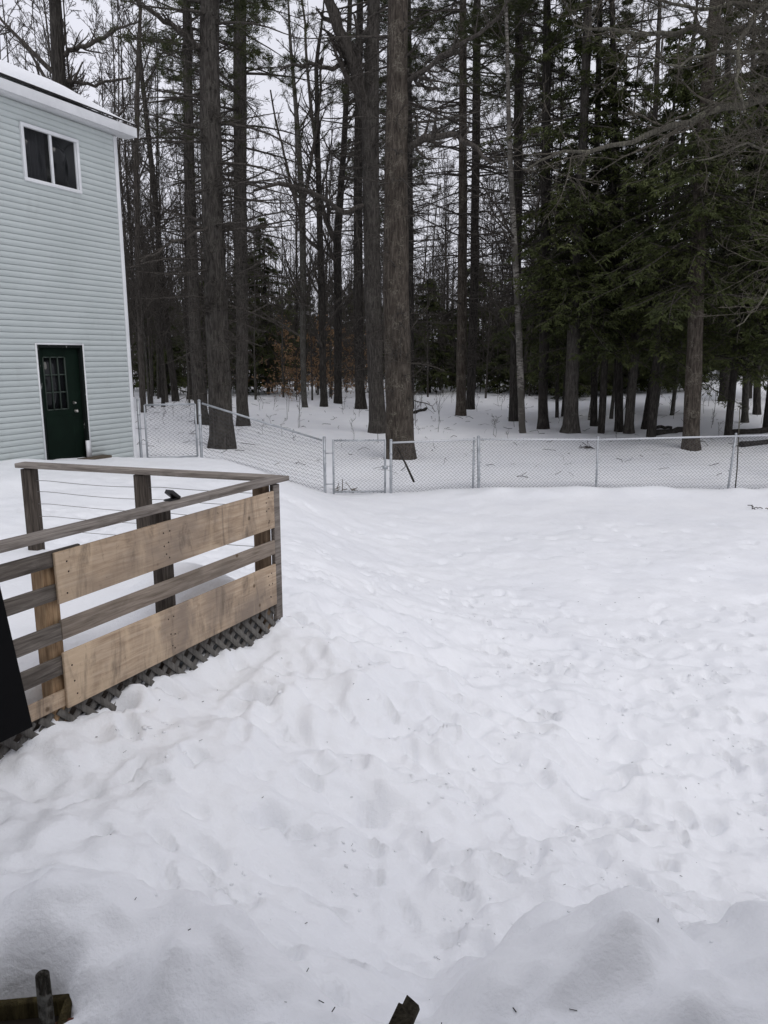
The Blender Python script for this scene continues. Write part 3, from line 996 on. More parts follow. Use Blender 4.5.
def build_fences():
    A = aty(141.5, 459, 15.75); B = aty(202, 462, 16.15)
    Cc = aty(326.5, 494, 17.0); D = aty(389.5, 494, 17.1)
    zA, zB = aty(141, 400, 15.75)[2], aty(202, 401, 16.15)[2]
    zC, zD = aty(326, 437.5, 17.0)[2], aty(389, 440, 17.1)[2]
    # gate by the house
    g = empty('chain_link_gate', (A + B) / 2, 'chain-link gate between the pale house corner and the sloping fence', 'gate')
    post(g, A[:2], zA, .030, 'gate_post', z0=.3)
    a, b = A[:2] + (B - A)[:2] * .10, A[:2] + (B - A)[:2] * .93
    zt, zb = min(zA, zB) - .06, 1.0
    mb = MB()
    for p in (a, b): mb.pipe((*p, zb), (*p, zt), .020, 10)
    for z in (zb, zt): mb.pipe((*a, z), (*b, z), .020, 10)
    mb.build('gate_frame', M_GALV, g)
    mb = MB(); weave(mb, a, b, zb, zt, zb, zt); mb.build('wire_mesh', M_WIRE, g)
    # sloping fence
    f = empty('chain_link_fence', (B + Cc) / 2, 'sloping chain-link fence section running down the bank between two gates', 'fence')
    post(f, B[:2], zB, .032, z0=.2)
    post(f, Cc[:2] - (Cc - B)[:2] * .012, zC, .032)
    rt0, rt1 = zB - .05, zC - .06
    p0 = np.array([*(B[:2] + (Cc - B)[:2] * .02), rt0]); p1 = np.array([*(Cc[:2] - (Cc - B)[:2] * .03), rt1])
    MB().pipe(p0, p1, .021, 10).build('top_rail', M_GALV, f)
    mb = MB(); weave(mb, p0[:2], p1[:2], .8, rt0, -.2, rt1); mb.build('wire_mesh', M_WIRE, f)
    # middle gate
    g = empty('chain_link_gate', (Cc + D) / 2, 'narrow chain-link gate in front of the two thick pines', 'gate')
    a, b = Cc[:2] + (D - Cc)[:2] * .115, Cc[:2] + (D - Cc)[:2] * .93
    zt, zb = zC - .07, .02
    mb = MB()
    for p in (a, b): mb.pipe((*p, zb - .05), (*p, zt + .02), .022, 10)
    for z in (zb + .05, zt): mb.pipe((*a, z), (*b, z), .019, 10)
    mb.build('gate_frame', M_GALV, g)
    mb = MB(); weave(mb, a, b, zb, zt, zb, zt); mb.build('wire_mesh', M_WIRE, g)
    for z in (.25, .95):
        c = np.array([*a, z]); e = np.array([*Cc[:2], z])
        MB().pipe(e, c, .012, 8).build('hinge', M_GALV, g)
    mb = MB()
    c = np.array([*b, .62]); mb.box(c, (1, 0, 0), (0, 1, 0), Z3, .12, .05, .07)
    mb.build('latch', M_GALV, g)
    # long level fence
    px = [(391, 440.5, 17.1), (478.5, 437, 17.5), (598, 437.5, 17.62), (736, 434, 17.7)]
    f = empty('chain_link_fence', aty(560, 480, 17.5), 'long level chain-link fence with light rail across the back of the yard', 'fence')
    pts = [aty(x, y, Y) for (x, y, Y) in px]
    pts += [pts[-1] + (pts[-1] - pts[-2]) * k for k in (1.0, 2.0)]
    leans = [(0, 0), (-.05, 0), (-.03, 0), (.09, 0), (0, 0), (0, 0)]
    rs = [.032, .034, .024, .026, .024, .024]
    for p, ln, r in zip(pts, leans, rs):
        post(f, (p[0] - ln[0], p[1]), p[2], r, lean=ln)
    post(f, (pts[1][0] - .10, pts[1][1]), pts[1][2] - .03, .024)
    M_RAIL, _, _ = mat("pale_rail", (.55, .565, .58), .5, .5, .2)
    P = [p - Z3 * .05 for p in pts]
    mb = MB()
    for a, b in zip(P[:-1], P[1:]): mb.pipe(a, b, .021, 10)
    mb.build('top_rail', M_RAIL, f)
    mb = MB()
    for a, b in zip(P[:-1], P[1:]): weave(mb, a[:2], b[:2], -.25, a[2], -.25, b[2])
    mb.build('wire_mesh', M_WIRE, f)
    # dark stick leaning on the fence by the big trunk
    a = aty(414, 482, 16.98); b = aty(397, 447, 17.06)
    o = MB().tubes(np.array([[a, (a + b) / 2 + [0.01, 0, 0], b]]), np.array([[.026, .022, .017]]), 8, cap=True).build('stick', M_BARK_DARK, smooth=True)
    tag(o, 'dark straight stick leaning against the fence in front of the thickest pine', 'stick')
    # thin pole standing above the fence at the right
    a = aty(737, 470, 17.95); b = aty(740, 406, 17.95)
    o = MB().tubes(np.array([[a - Z3 * .6, a, b]]), np.array([[.016, .015, .011]]), 8, cap=True).build('pole', M_TWIG_GREY)
    tag(o, 'thin grey pole rising above the fence post at right', 'pole')


build_fences()


# ------------------------------------------------------------------ trees
def unit(v): return v / (np.linalg.norm(v, axis=-1, keepdims=True) + 1e-9)


def spawn(P, Rr, k, t0, t1, lf, ang, n, up=0.0, wob=.15, rf=.6, rtip=.3, rmin=.004, flat=False, g=rng, tpow=1.0, lmin=0.0):
    """k side shoots on every polyline of P; returns the new polylines and radii"""
    m, N, _ = P.shape
    t = t0 + (t1 - t0) * g.random((m, k)) ** tpow
    idx = t * (N - 1); i0 = np.clip(idx.astype(int), 0, N - 2); fr = (idx - i0)[..., None]
    ar = np.arange(m)[:, None]
    p = P[ar, i0] * (1 - fr) + P[ar, i0 + 1] * fr
    T = unit(P[ar, i0 + 1] - P[ar, i0])
    r0 = Rr[ar, i0] * (1 - fr[..., 0]) + Rr[ar, i0 + 1] * fr[..., 0]
    plen = np.linalg.norm(P[:, -1] - P[:, 0], axis=1)[:, None]
    L = np.maximum(plen * lf * g.uniform(.55, 1.25, (m, k)) * (1.12 - .75 * t), lmin)
    if flat:
        side = np.cross(T, np.array([0, 0, 1.])); side = unit(side) * np.where(g.random((m, k)) < .5, -1, 1)[..., None]
        side = unit(side + g.normal(0, .22, side.shape))
    else:
        side = g.normal(0, 1, (m, k, 3)); side -= np.sum(side * T, -1, keepdims=True) * T
        side = unit(side)
    a = np.radians(ang[0] + (ang[1] - ang[0]) * g.random((m, k)))[..., None]
    d = T * np.cos(a) + side * np.sin(a)
    pts = [p]
    for j in range(1, n):
        d = unit(d + np.array([0, 0, up]) / n * 2 + g.normal(0, wob, d.shape))
        pts.append(pts[-1] + d * (L / (n - 1))[..., None])
    Q = np.stack(pts, 2).reshape(m * k, n, 3)
    rr = np.maximum((r0 * rf).reshape(-1, 1) * np.linspace(1, rtip, n)[None], rmin)
    return Q, rr


def whorl(P, Rr, z0, z1, step, per, lfun, el, n, droop, g, r0=.028):
    """rings of near-level limbs up a trunk polyline"""
    tr = P[0]
    out, rad = [], []
    z = z0
    while z < z1:
        for _ in range(per):
            zz = z + g.normal(0, .12)
            x = np.interp(zz, tr[:, 2], tr[:, 0]); y = np.interp(zz, tr[:, 2], tr[:, 1])
            rt = np.interp(zz, tr[:, 2], Rr[0])
            az = g.uniform(0, 2 * math.pi); e = math.radians(g.uniform(*el))
            L = max(.25, lfun(zz) * g.uniform(.5, 1.15))
            d = np.array([math.cos(az) * math.cos(e), math.sin(az) * math.cos(e), math.sin(e)])
            p = np.array([x, y, zz]); pts = [p]
            for j in range(1, n):
                d = d + np.array([0, 0, droop * (1 if j < n * .6 else -.6)]) / n + g.normal(0, .07, 3)
                d /= np.linalg.norm(d)
                p = p + d * L / (n - 1); pts.append(p)
            out.append(pts); rad.append(np.linspace(min(r0 * (.5 + L / 3), rt * .6), .008, n))
        z += step * g.uniform(.7, 1.3)
    return np.array(out), np.array(rad)


def tufts(mb, ends, dirs, g, k=9, ln=(.09, .17), wd=.012):
    """sprays of needles at shoot ends"""
    m = len(ends)
    d = unit(dirs[:, None, :] * .9 + g.normal(0, .75, (m, k, 3)) + np.array([0, 0, .25]))
    L = g.uniform(ln[0], ln[1], (m, k, 1))
    a = np.repeat(ends[:, None, :], k, 1) + g.normal(0, .03, (m, k, 3))
    s = unit(np.cross(d, g.normal(0, 1, d.shape))) * wd
    V = np.stack([a - s * .5, a + s * .5, a + d * L + s * .35, a + d * L - s * .35], 2).reshape(-1, 3)
    mb.add(V, np.arange(len(V)).reshape(-1, 4))


def sprays(mb, P, g, per=5, ln=(.10, .2), wd=.035):
    """flat feathery strips along fine shoots (hemlock)"""
    m, n, _ = P.shape
    t = g.random((m, per)) * (n - 1.001); i0 = t.astype(int); fr = (t - i0)[..., None]
    ar = np.arange(m)[:, None]
    a = P[ar, i0] * (1 - fr) + P[ar, i0 + 1] * fr
    T = unit(P[ar, i0 + 1] - P[ar, i0])
    sd = unit(np.cross(T, [0, 0, 1.])) * np.where(g.random((m, per)) < .5, -1, 1)[..., None]
    d = unit(T * .7 + sd * g.uniform(.2, 1, (m, per, 1)) + np.array([0, 0, -.18]) + g.normal(0, .2, T.shape))
    L = g.uniform(ln[0], ln[1], (m, per, 1))
    s = unit(np.cross(d, np.array([0, 0, 1.]) + g.normal(0, .5, d.shape))) * wd
    V = np.stack([a - s * .25, a + d * L * .4 - s * .5, a + d * L, a + d * L * .4 + s * .5], 2).reshape(-1, 3)
    mb.add(V, np.arange(len(V)).reshape(-1, 4))


def trunk_curve(pts, rad, n=22):
    """resample a trunk and roughen it a little"""
    pts = np.asarray(pts, float); rad = np.asarray(rad, float)
    s = np.concatenate([[0], np.cumsum(np.linalg.norm(np.diff(pts, axis=0), axis=1))])
    u = np.linspace(0, 1, n) ** 1.25 * s[-1]
    P = np.stack([np.interp(u, s, pts[:, k]) for k in range(3)], -1)
    r = np.interp(u, s, rad)
    return P[None], r[None]


def trunk_mesh(mb, P, r, s, g, rough=.05):
    V, Q = tube_geo(P, r, s)
    n = P.shape[1]
    c = np.repeat(P[0], s, axis=0)
    k = 1 + rough * g.normal(0, 1, (n, s))
    k = (k + np.roll(k, 1, 1) + np.roll(k, -1, 1)) / 3
    # root flare lobes near the foot
    lob = 1 + np.outer(np.exp(-np.arange(n) * 1.1), .22 * np.sin(np.arange(s) * 2 * math.pi / s * 4 + g.uniform(0, 6)) + .10 * g.normal(0, 1, s))
    V = c + (V - c) * (k * lob).reshape(-1, 1)
    mb.add(V, Q)


def main_tree(name, label, px, kind='pine', bark=None, top=19.0, limbs=(), seed=0, twig=None, fol=13.0, dens=1.0, zlow=3.2, Y=None, blen=2.6, group=None):
    """a tree whose trunk follows the photograph; px = (x, y, width) up the trunk"""
    g = np.random.default_rng(seed)
    h = ground_hit(px[0][0], px[0][1]) if Y is None else aty(px[0][0], px[0][1], Y)
    Yd = h[1]
    k = Yd / FPX * .96
    pts = [aty(x, y, Yd) for (x, y, w_) in px]
    rad = [w_ * k / 2 for (x, y, w_) in px]
    gz = float(ground(h[0], h[1]))
    pts[0][2] = min(pts[0][2], gz + .02)
    pts.insert(0, pts[0] - Z3 * .35); rad.insert(0, rad[0] * 1.1)
    d = unit(pts[-1] - pts[-2]); d = unit(d + Z3 * .8)
    zt = pts[-1][2]; r = rad[-1]
    top = max(top, zt + 3)
    for f in (.35, .7, 1.0):
        pts.append(np.array([*(pts[-1][:2] + d[:2] * (top - zt) * .33 + g.normal(0, .08, 2)), zt + (top - zt) * f]))
        rad.append(max(r * (1 - .85 * f), .012))
    P, rr = trunk_curve(pts, rad, 30)
    root = empty(name, pts[1], label, 'tree', group)
    mb = MB(); trunk_mesh(mb, P, rr, 12, g)
    mb.build('trunk', bark or M_BARK, root, smooth=True)
    mb = MB(); fb = MB()
    for lp in limbs:                                       # limbs traced on the tree's own depth, drifting towards or away
        dy = lp[0]
        lps = lp[1]
        LP = np.array([aty(x, y, Yd + dy * i / max(1, len(lps) - 1)) for i, (x, y, w_) in enumerate(lps)])
        lr = np.array([w_ * k / 2 for (_, _, w_) in lps])
        LPc, lrc = trunk_curve(LP, lr, 14)
        LPc[0, 1:] += g.normal(0, .03, (13, 3))
        mb.tubes(LPc, lrc, 7)
        a1, r1 = spawn(LPc, lrc, int(16), .12, 1, .30, (30, 75), 6, up=.25, wob=.16, rf=.5, rmin=.007, g=g)
        mb.tubes(a1, r1, 4)
        a2, r2 = spawn(a1, r1, 6, .1, 1, .45, (25, 65), 5, up=.1, wob=.2, rf=.6, rmin=.0045, g=g)
        mb.tubes(a2, r2, 3)
    if kind == 'hemlock':
        def lf(z): return .4 + 2.7 * min(1, (top - z) / 9)
        a0, r0 = whorl(P, rr, gz + zlow, top - .3, .30, 6, lf, (-20, 12), 7, -.6, g, .022); kp = (a0[:, 0, 2] < 8.5) | (g.random(len(a0)) < .38); a0, r0 = a0[kp], r0[kp]; mb.tubes(a0, r0, 3)
        a1, r1 = spawn(a0, r0, 13, .02, 1, .30, (35, 65), 5, up=-.25, wob=.10, rf=.5, rmin=.004, flat=True, g=g, lmin=.22); mb.tubes(a1, r1, 3)
        a2, r2 = spawn(a1, r1, 4, .15, 1, .5, (30, 60), 3, up=-.2, wob=.12, rf=.6, rmin=.003, flat=True, g=g, lmin=.12)
        sprays(fb, a0, g, 9, (.14, .28), .06); sprays(fb, a1, g, 6, (.11, .22), .05); sprays(fb, a2, g, 3, (.10, .20), .045)
    elif kind == 'pine':
        def lf(z): return blen * (.55 + .45 * min(1, z / 9)) if z < top - 5 else max(.5, (top - z) * .55)
        a0, r0 = whorl(P, rr, gz + zlow, top - .5, .50 / dens, 3, lf, (-14, 18), 7, -.30, g)
        mb.tubes(a0, r0, 4)
        a1, r1 = spawn(a0, r0, 8, .18, 1, .33, (30, 70), 5, up=.05, wob=.16, rf=.5, rmin=.0055, flat=True, g=g)
        mb.tubes(a1, r1, 3)
        a2, r2 = spawn(a1, r1, 4, .2, 1, .5, (25, 60), 4, up=.05, wob=.2, rf=.6, rmin=.004, g=g)
        mb.tubes(a2, r2, 3)
        d1, q1 = spawn(P, rr, int(130 * dens), .15, .8, .060, (50, 100), 7, up=-.1, wob=.22, rf=.07, rmin=.007, g=g)
        mb.tubes(d1, q1, 3)
        d2, q2 = spawn(d1, q1, 8, .15, 1, .5, (25, 65), 5, wob=.22, rf=.6, rmin=.005, g=g)
        mb.tubes(d2, q2, 3)
        for aa, kk in ((a1, 8), (a2, 7)):
            zz = aa[:, -1, 2]
            sel = zz > fol + g.normal(0, .8, len(zz))
            if sel.any():
                tufts(fb, aa[sel, -1], unit(aa[sel, -1] - aa[sel, -2]), g, kk)
                tufts(fb, aa[sel, -2], unit(aa[sel, -1] - aa[sel, -2]), g, kk)
    else:                                                  # bare broadleaf
        a0, r0 = spawn(P, rr, int(26 * dens), .22, .97, .17, (35, 65), 8, up=.35, wob=.10, rf=.42, rtip=.25, rmin=.009, g=g)
        mb.tubes(a0, r0, 5)
        a1, r1 = spawn(a0, r0, 7, .2, 1, .42, (25, 60), 6, up=.2, wob=.14, rf=.55, rmin=.006, g=g)
        mb.tubes(a1, r1, 3)
        a2, r2 = spawn(a1, r1, 5, .2, 1, .5, (25, 60), 4, up=.1, wob=.18, rf=.6, rmin=.004, g=g)
        mb.tubes(a2, r2, 3)
    mb.build('branches', twig or M_TWIG, root)
    if fb.n: fb.build('foliage', M_HEM if kind == 'hemlock' else M_NEEDLE, root)
    return root


TREES = [
    ('pine_tree', 'thickest pine trunk, brown and mottled, just behind the fence beside the middle gate',
     [(401, 458, 38), (401, 451, 33), (400, 440, 30), (399, 410, 28.5), (398, 370, 27), (396, 300, 26), (396, 200, 23.5), (397, 100, 20.5), (398, 0, 19)],
     dict(bark=M_BARK_BIG, top=22, dens=.75, zlow=7.5, fol=15, limbs=[(-1.5, [(408, 149, 7), (420, 140, 7), (440, 135, 6), (458, 135, 5), (472, 146, 4), (492, 164, 2.5)]),
                                                   (-2, [(405, 82, 5), (430, 66, 4.5), (455, 48, 4), (485, 26, 3), (505, 5, 2.5)]), (1, [(405, 70, 4), (420, 85, 3), (440, 90, 2)])])),
    ('pine_tree', 'dark pine trunk pressed against the left side of the thickest trunk, forked high up',
     [(378, 433, 21), (378, 427, 18), (377, 410, 16.5), (375, 360, 16), (373, 300, 16.5), (371, 200, 16), (370, 120, 17), (372, 60, 13), (374, 0, 12)],
     dict(dens=.8, zlow=8, top=22, fol=16, limbs=[(-1, [(370, 125, 14), (361, 95, 13), (350, 55, 12), (336, 20, 10), (325, -15, 9), (315, -60, 6)]),
                                         (-3, [(366, 205, 5), (345, 215, 5), (325, 200, 4.5), (300, 186, 4), (280, 182, 3.5), (255, 192, 2.5)]), (-2, [(352, 60, 5), (330, 70, 4), (305, 62, 3), (280, 70, 2)])])),
    ('pine_tree', 'thick dark trunk nearest the sloping fence with tangled dead twigs',
     [(222, 447, 29), (222, 440, 26.5), (221, 420, 25), (219, 370, 23.5), (217, 330, 23), (213, 230, 22), (211, 130, 21), (209, 60, 19), (210, 0, 18)],
     dict(dens=1.35, zlow=3.0, fol=11.5, top=20, blen=3.0, limbs=[(-1, [(206, 52, 7), (190, 40, 6), (172, 26, 5), (150, 10, 4), (125, -8, 3)]), (-3, [(215, 225, 3), (190, 236, 3), (160, 250, 2), (140, 262, 1.5)])])),
    ('pine_tree', 'straight dark trunk just right of the thick trunk at the sloping fence',
     [(243, 426, 15), (243, 420, 13), (242, 400, 12), (242, 300, 12), (240, 180, 13), (240, 80, 13), (240, 0, 12)], dict(dens=1.0, zlow=5, fol=10.3, top=22, blen=3.6)),
    ('pine_tree', 'dark trunk just left of the thick trunk at the sloping fence',
     [(203, 424, 17), (202, 418, 14), (200, 400, 12.5), (196, 350, 12), (192, 250, 11), (189, 130, 9), (187, 0, 7)], dict(dens=.75, zlow=5, fol=14, top=21)),
    ('slender_tree', 'slim leaning trunk close to the house corner behind the first gate',
     [(176, 402, 9), (175, 394, 7.5), (172, 370, 7), (167, 330, 6), (160, 250, 5.5), (150, 150, 5), (140, 60, 4)], dict(kind='bare', bark=M_BARK_DARK)),
    ('slender_tree', 'slim dark trunk halfway between the leaning trunk and the fence trunks',
     [(191, 400, 9), (191, 394, 8), (190, 370, 7), (188, 300, 7), (187, 150, 6), (185, 0, 5)], dict(kind='pine', bark=M_BARK_DARK, fol=14, top=24, zlow=6)),
    ('beech_tree', 'slender pale grey beech trunk in front of the brown leaves',
     [(305, 407, 7), (304, 398, 6), (303, 350, 6), (303, 250, 6.5), (302, 200, 6), (297, 120, 4.5), (290, 40, 3)],
     dict(kind='bare', bark=M_BARK_GREY, limbs=[(1, [(303, 205, 4), (310, 170, 3.5), (318, 120, 3), (322, 60, 2)]), (-1, [(303, 230, 3), (292, 190, 3), (280, 140, 2), (270, 90, 1.5)])])),
    ('slender_tree', 'middle of three dark trunks beside the brown beech leaves',
     [(324, 406, 9), (324, 398, 7.5), (323, 380, 7), (322, 300, 7), (319, 200, 5.5), (316, 60, 4)], dict(kind='bare', bark=M_BARK_DARK)),
    ('slender_tree', 'dark forked trunk left of the paired thick pines',
     [(338, 403, 10), (338, 395, 8.5), (338, 380, 8), (338, 300, 8), (337, 240, 8), (343, 160, 6), (347, 90, 5), (350, 0, 4.5)],
     dict(kind='bare', bark=M_BARK_DARK, limbs=[(1, [(337, 243, 6), (328, 228, 5), (321, 200, 4.5), (316, 150, 4), (308, 80, 3), (303, 0, 2)])])),
    ('slender_tree', 'dark trunk immediately left of the paired thick pines',
     [(361, 408, 13), (361, 401, 11), (360, 390, 10), (358, 300, 9.5), (358, 150, 8), (360, 0, 6)], dict(kind='pine', bark=M_BARK_DARK, fol=15, top=24, zlow=7)),
    ('slender_tree', 'thin dark trunk just right of the thickest pine',
     [(411, 408, 7), (411, 400, 6), (411, 300, 5.5), (410, 150, 5), (409, 0, 4)], dict(kind='pine', bark=M_BARK_DARK, fol=15, top=24, zlow=7)),
    ('pine_tree', 'mottled grey brown trunk, left of the two straight trunks in the middle gap',
     [(461, 416, 13), (461, 410, 11), (461, 400, 10.5), (462, 330, 10), (463, 200, 8.5), (463, 100, 7.5), (463, 0, 6.5)], dict(bark=M_BARK_BIG, dens=1.0, zlow=5, fol=15, top=24, blen=3.4)),
    ('pine_tree', 'dark straight trunk standing close right of the mottled one',
     [(470, 409, 11), (470, 402, 9.5), (471, 390, 9), (474, 300, 8.5), (476, 150, 8), (477, 0, 7)], dict(bark=M_BARK_DARK, dens=1.0, zlow=5, fol=14, top=24, blen=3.4)),
    ('birch_tree', 'thin pale birch trunk curving up with dark flecks',
     [(523, 434, 7.5), (522, 425, 7), (521, 400, 7), (519, 340, 6.5), (516, 270, 6), (512, 200, 5.5), (509, 130, 4.5), (506, 0, 3.2)], dict(kind='bare', bark=M_BIRCH, twig=M_TWIG, dens=.8)),
    ('pine_tree', 'dark trunk directly behind the pale birch',
     [(514, 421, 12), (514, 414, 10.5), (514, 400, 10), (516, 300, 9.5), (518, 180, 9), (519, 0, 7)], dict(bark=M_BARK_DARK, dens=1.2, zlow=5, fol=14, top=24)),
    ('pine_tree', 'straight dark trunk second to the right of the pale birch',
     [(543, 429, 13), (543, 422, 11), (543, 405, 10), (545, 300, 10), (546, 150, 9), (547, 0, 7)], dict(bark=M_BARK_DARK, dens=1.2, zlow=4.5, fol=11, top=22, blen=3)),
    ('pine_tree', 'broad based brown trunk with spreading roots among the hemlocks',
     [(570, 434, 23), (571, 428, 18), (571, 415, 15), (572, 380, 13.5), (574, 320, 13), (578, 250, 11), (583, 150, 9), (588, 0, 8)], dict(kind='hemlock', zlow=4.4, top=19)),
    ('slender_tree', 'slim dark trunk between the broad based trunk and the leaning pair',
     [(594, 426, 9), (594, 418, 7.5), (594, 400, 7), (595, 300, 6.5), (597, 150, 6), (600, 0, 5)], dict(bark=M_BARK_DARK, fol=14, zlow=5)),
    ('slender_tree', 'upright left trunk of the joined pair in the hemlocks',
     [(619, 430, 11), (619, 423, 9), (619, 400, 8.5), (618, 330, 8), (616, 150, 7), (612, 0, 5)], dict(bark=M_BARK_DARK, fol=14, zlow=5)),
    ('slender_tree', 'right trunk of the joined pair, leaning to the right',
     [(629, 432, 12), (629, 425, 10), (631, 400, 9), (637, 340, 8.5), (642, 300, 7.5), (650, 200, 6), (656, 100, 5)], dict(kind='bare', bark=M_BARK)),
    ('slender_tree', 'dark trunk leaning strongly right beside the joined pair',
     [(646, 428, 11), (647, 420, 9.5), (650, 400, 9), (658, 350, 8), (665, 300, 7), (677, 200, 5)], dict(kind='bare', bark=M_BARK_DARK)),
    ('pine_tree', 'thick brown trunk at right rising into dark hemlock boughs, close behind the fence',
     [(691, 449, 22), (691, 442, 18.5), (691, 430, 17), (693, 390, 16), (696, 310, 15), (700, 200, 13), (706, 100, 12), (716, 0, 11)], dict(bark=M_BARK_BIG, kind='hemlock', zlow=4.6, top=18)),
    ('slender_tree', 'slim grey trunk near the right edge, left of two',
     [(745, 422, 9), (745, 414, 7), (746, 380, 6.5), (748, 300, 6), (752, 100, 5)], dict(kind='bare', bark=M_BARK_GREY)),
    ('slender_tree', 'slim dark trunk nearest the right edge',
     [(757, 414, 9), (757, 406, 7.5), (757, 380, 7), (758, 300, 6), (760, 100, 5)], dict(bark=M_BARK_DARK, fol=9, zlow=4)),
    ('hemlock_trunk_tree', 'stout dark distant trunk on the rise right of the thick brown trunk',
     [(725, 401, 17), (725, 395, 12.5), (725, 385, 11), (726, 300, 9), (728, 100, 7)], dict(bark=M_BARK_DARK, fol=8, zlow=4)),
    ('pine_tree', 'black trunk rising behind the snowy roof of the pale house',
     [(66, 440, 17), (63, 200, 15), (60, 100, 13.5), (58, 50, 12), (55, 0, 11)],
     dict(bark=M_BARK_DARK, kind='bare', Y=27, top=22, dens=1.4, limbs=[(-1, [(62, 55, 5), (85, 45, 4), (105, 38, 3.5), (120, 25, 2.5), (140, 22, 1.5)]), (1, [(60, 80, 4), (95, 84, 3), (130, 78, 2)])])),
    ('slender_tree', 'thin trunk just right of the house eave',
     [(143, 402, 6), (141, 350, 5.5), (139, 300, 5.5), (136, 160, 5), (138, 60, 4), (141, 0, 3)], dict(kind='bare', bark=M_TWIG, Y=34)),
    ('slender_tree', 'very thin pale stem leaning right just left of the joined pair',
     [(611, 419, 4), (614, 390, 3.6), (620, 340, 3.2), (627, 290, 2.8), (636, 230, 2)], dict(kind='bare', bark=M_BARK_GREY, dens=.4)),
    ('slender_tree', 'very thin pale stem leaning right behind the strongly leaning dark trunk',
     [(655, 417, 4.5), (659, 390, 4), (666, 350, 3.6), (674, 300, 3), (684, 240, 2)], dict(kind='bare', bark=M_BARK_GREY, dens=.4)),
    ('slender_tree', 'very thin grey leaning stem close left of the thick brown trunk at right',
     [(672, 414, 4.5), (675, 390, 4), (680, 350, 3.6), (685, 300, 3), (692, 230, 2)], dict(kind='bare', bark=M_BARK_GREY, dens=.4)),
    ('slender_tree', 'very thin upright dark stem between the two trunks right of the birch',
     [(557, 418, 4), (557, 390, 3.5), (558, 330, 3.2), (559, 250, 2.6), (560, 180, 2)], dict(kind='bare', bark=M_BARK_DARK, dens=.4)),
    ('slender_tree', 'thin pale sapling leaning right among the hemlock trunks',
     [(590, 421, 5), (594, 390, 4.5), (602, 340, 4), (608, 300, 4), (620, 230, 3)], dict(kind='bare', bark=M_BIRCH, dens=.5)),
]
for i, (nm, lb, px, kw) in enumerate(TREES):
    nm = 'hemlock_tree' if nm == 'hemlock_trunk_tree' else nm
    main_tree(nm, lb, px, seed=100 + i, **kw)


def side_maple():
    """tree just outside the right edge: its long grey limbs reach into the view"""
    g = np.random.default_rng(77)
    Y0 = 15.5
    base = np.array([10.6, 18.6, 0.0])
    pts = [base - Z3 * .3, base, base + [.02, 0, 1.2], base + [-.1, -.05, 3.5], base + [-.05, -.1, 6], base + [.1, -.1, 9], base + [.1, 0, 13]]
    P, rr = trunk_curve(pts, [.30, .26, .2, .18, .16, .12, .03], 26)
    root = empty('maple_tree', base, 'bare grey maple at the right edge, long lichen-grey limbs reaching leftwards', 'tree')
    mb = MB(); trunk_mesh(mb, P, rr, 12, g); mb.build('trunk', M_BARK_GREY, root, smooth=True)
    limbs = [
        [(845, 80, 14), (780, 97, 12), (730, 107, 11), (690, 117, 9.5), (655, 132, 8), (620, 143, 6.5), (580, 150, 5), (545, 156, 3.5), (522, 170, 2)],
        [(845, 45, 12), (780, 30, 10), (720, 31, 9), (690, 33, 8), (660, 35, 7), (630, 32, 5.5), (600, 28, 4), (572, 22, 2.5)],
        [(840, -30, 9), (790, -10, 8), (760, 10, 7), (740, 45, 6), (735, 75, 4.5), (745, 110, 3)],
        [(845, 30, 8), (800, 8, 7), (740, 2, 6), (690, 12, 5), (645, -4, 3.5), (600, -12, 2)],
        [(845, 110, 8), (800, 62, 6), (760, 48, 5), (715, 52, 4), (680, 66, 3), (650, 60, 2)],
        [(845, 160, 8), (800, 140, 6), (765, 150, 4.5), (735, 145, 3), (700, 160, 2)],
        [(845, 200, 7), (810, 225, 5), (780, 270, 3.5), (760, 300, 2.5), (735, 330, 1.5)],
    ]
    mb = MB(); lm = MB()
    for li, lp in enumerate(limbs):
        n = len(lp)
        LP = np.array([aty(x, y, 18.4 - 3.6 * i / (n - 1) + (.8 if li % 2 else 0)) for i, (x, y, w_) in enumerate(lp)])
        lr = np.array([w_ * .62 * 16.5 / FPX / 2 for (_, _, w_) in lp])
        z = LP[0, 2]
        LP[0] = [base[0], base[1] - .05, min(max(z - .9, 3.5), 12)]
        A, ar = trunk_curve(LP, lr, 20)
        A[0, 1:] += g.normal(0, .035, (19, 3))
        lm.tubes(A, ar, 8)
        a1, r1 = spawn(A, ar, 24, .12, 1, .34, (25, 75), 10, up=.10, wob=.15, rf=.45, rmin=.006, g=g, lmin=.7)
        mb.tubes(a1, r1, 4)
        a2, r2 = spawn(a1, r1, 8, .12, 1, .5, (25, 65), 6, up=.05, wob=.2, rf=.6, rmin=.0045, g=g)
        mb.tubes(a2, r2, 3)
        a3, r3 = spawn(a2, r2, 3, .2, 1, .5, (25, 65), 4, up=.05, wob=.2, rf=.6, rmin=.003, g=g)
        mb.tubes(a3, r3, 3)
    lm.build('limbs', M_TWIG_GREY, root, smooth=True)
    mb.build('twigs', M_TWIG_MID, root)


side_maple()


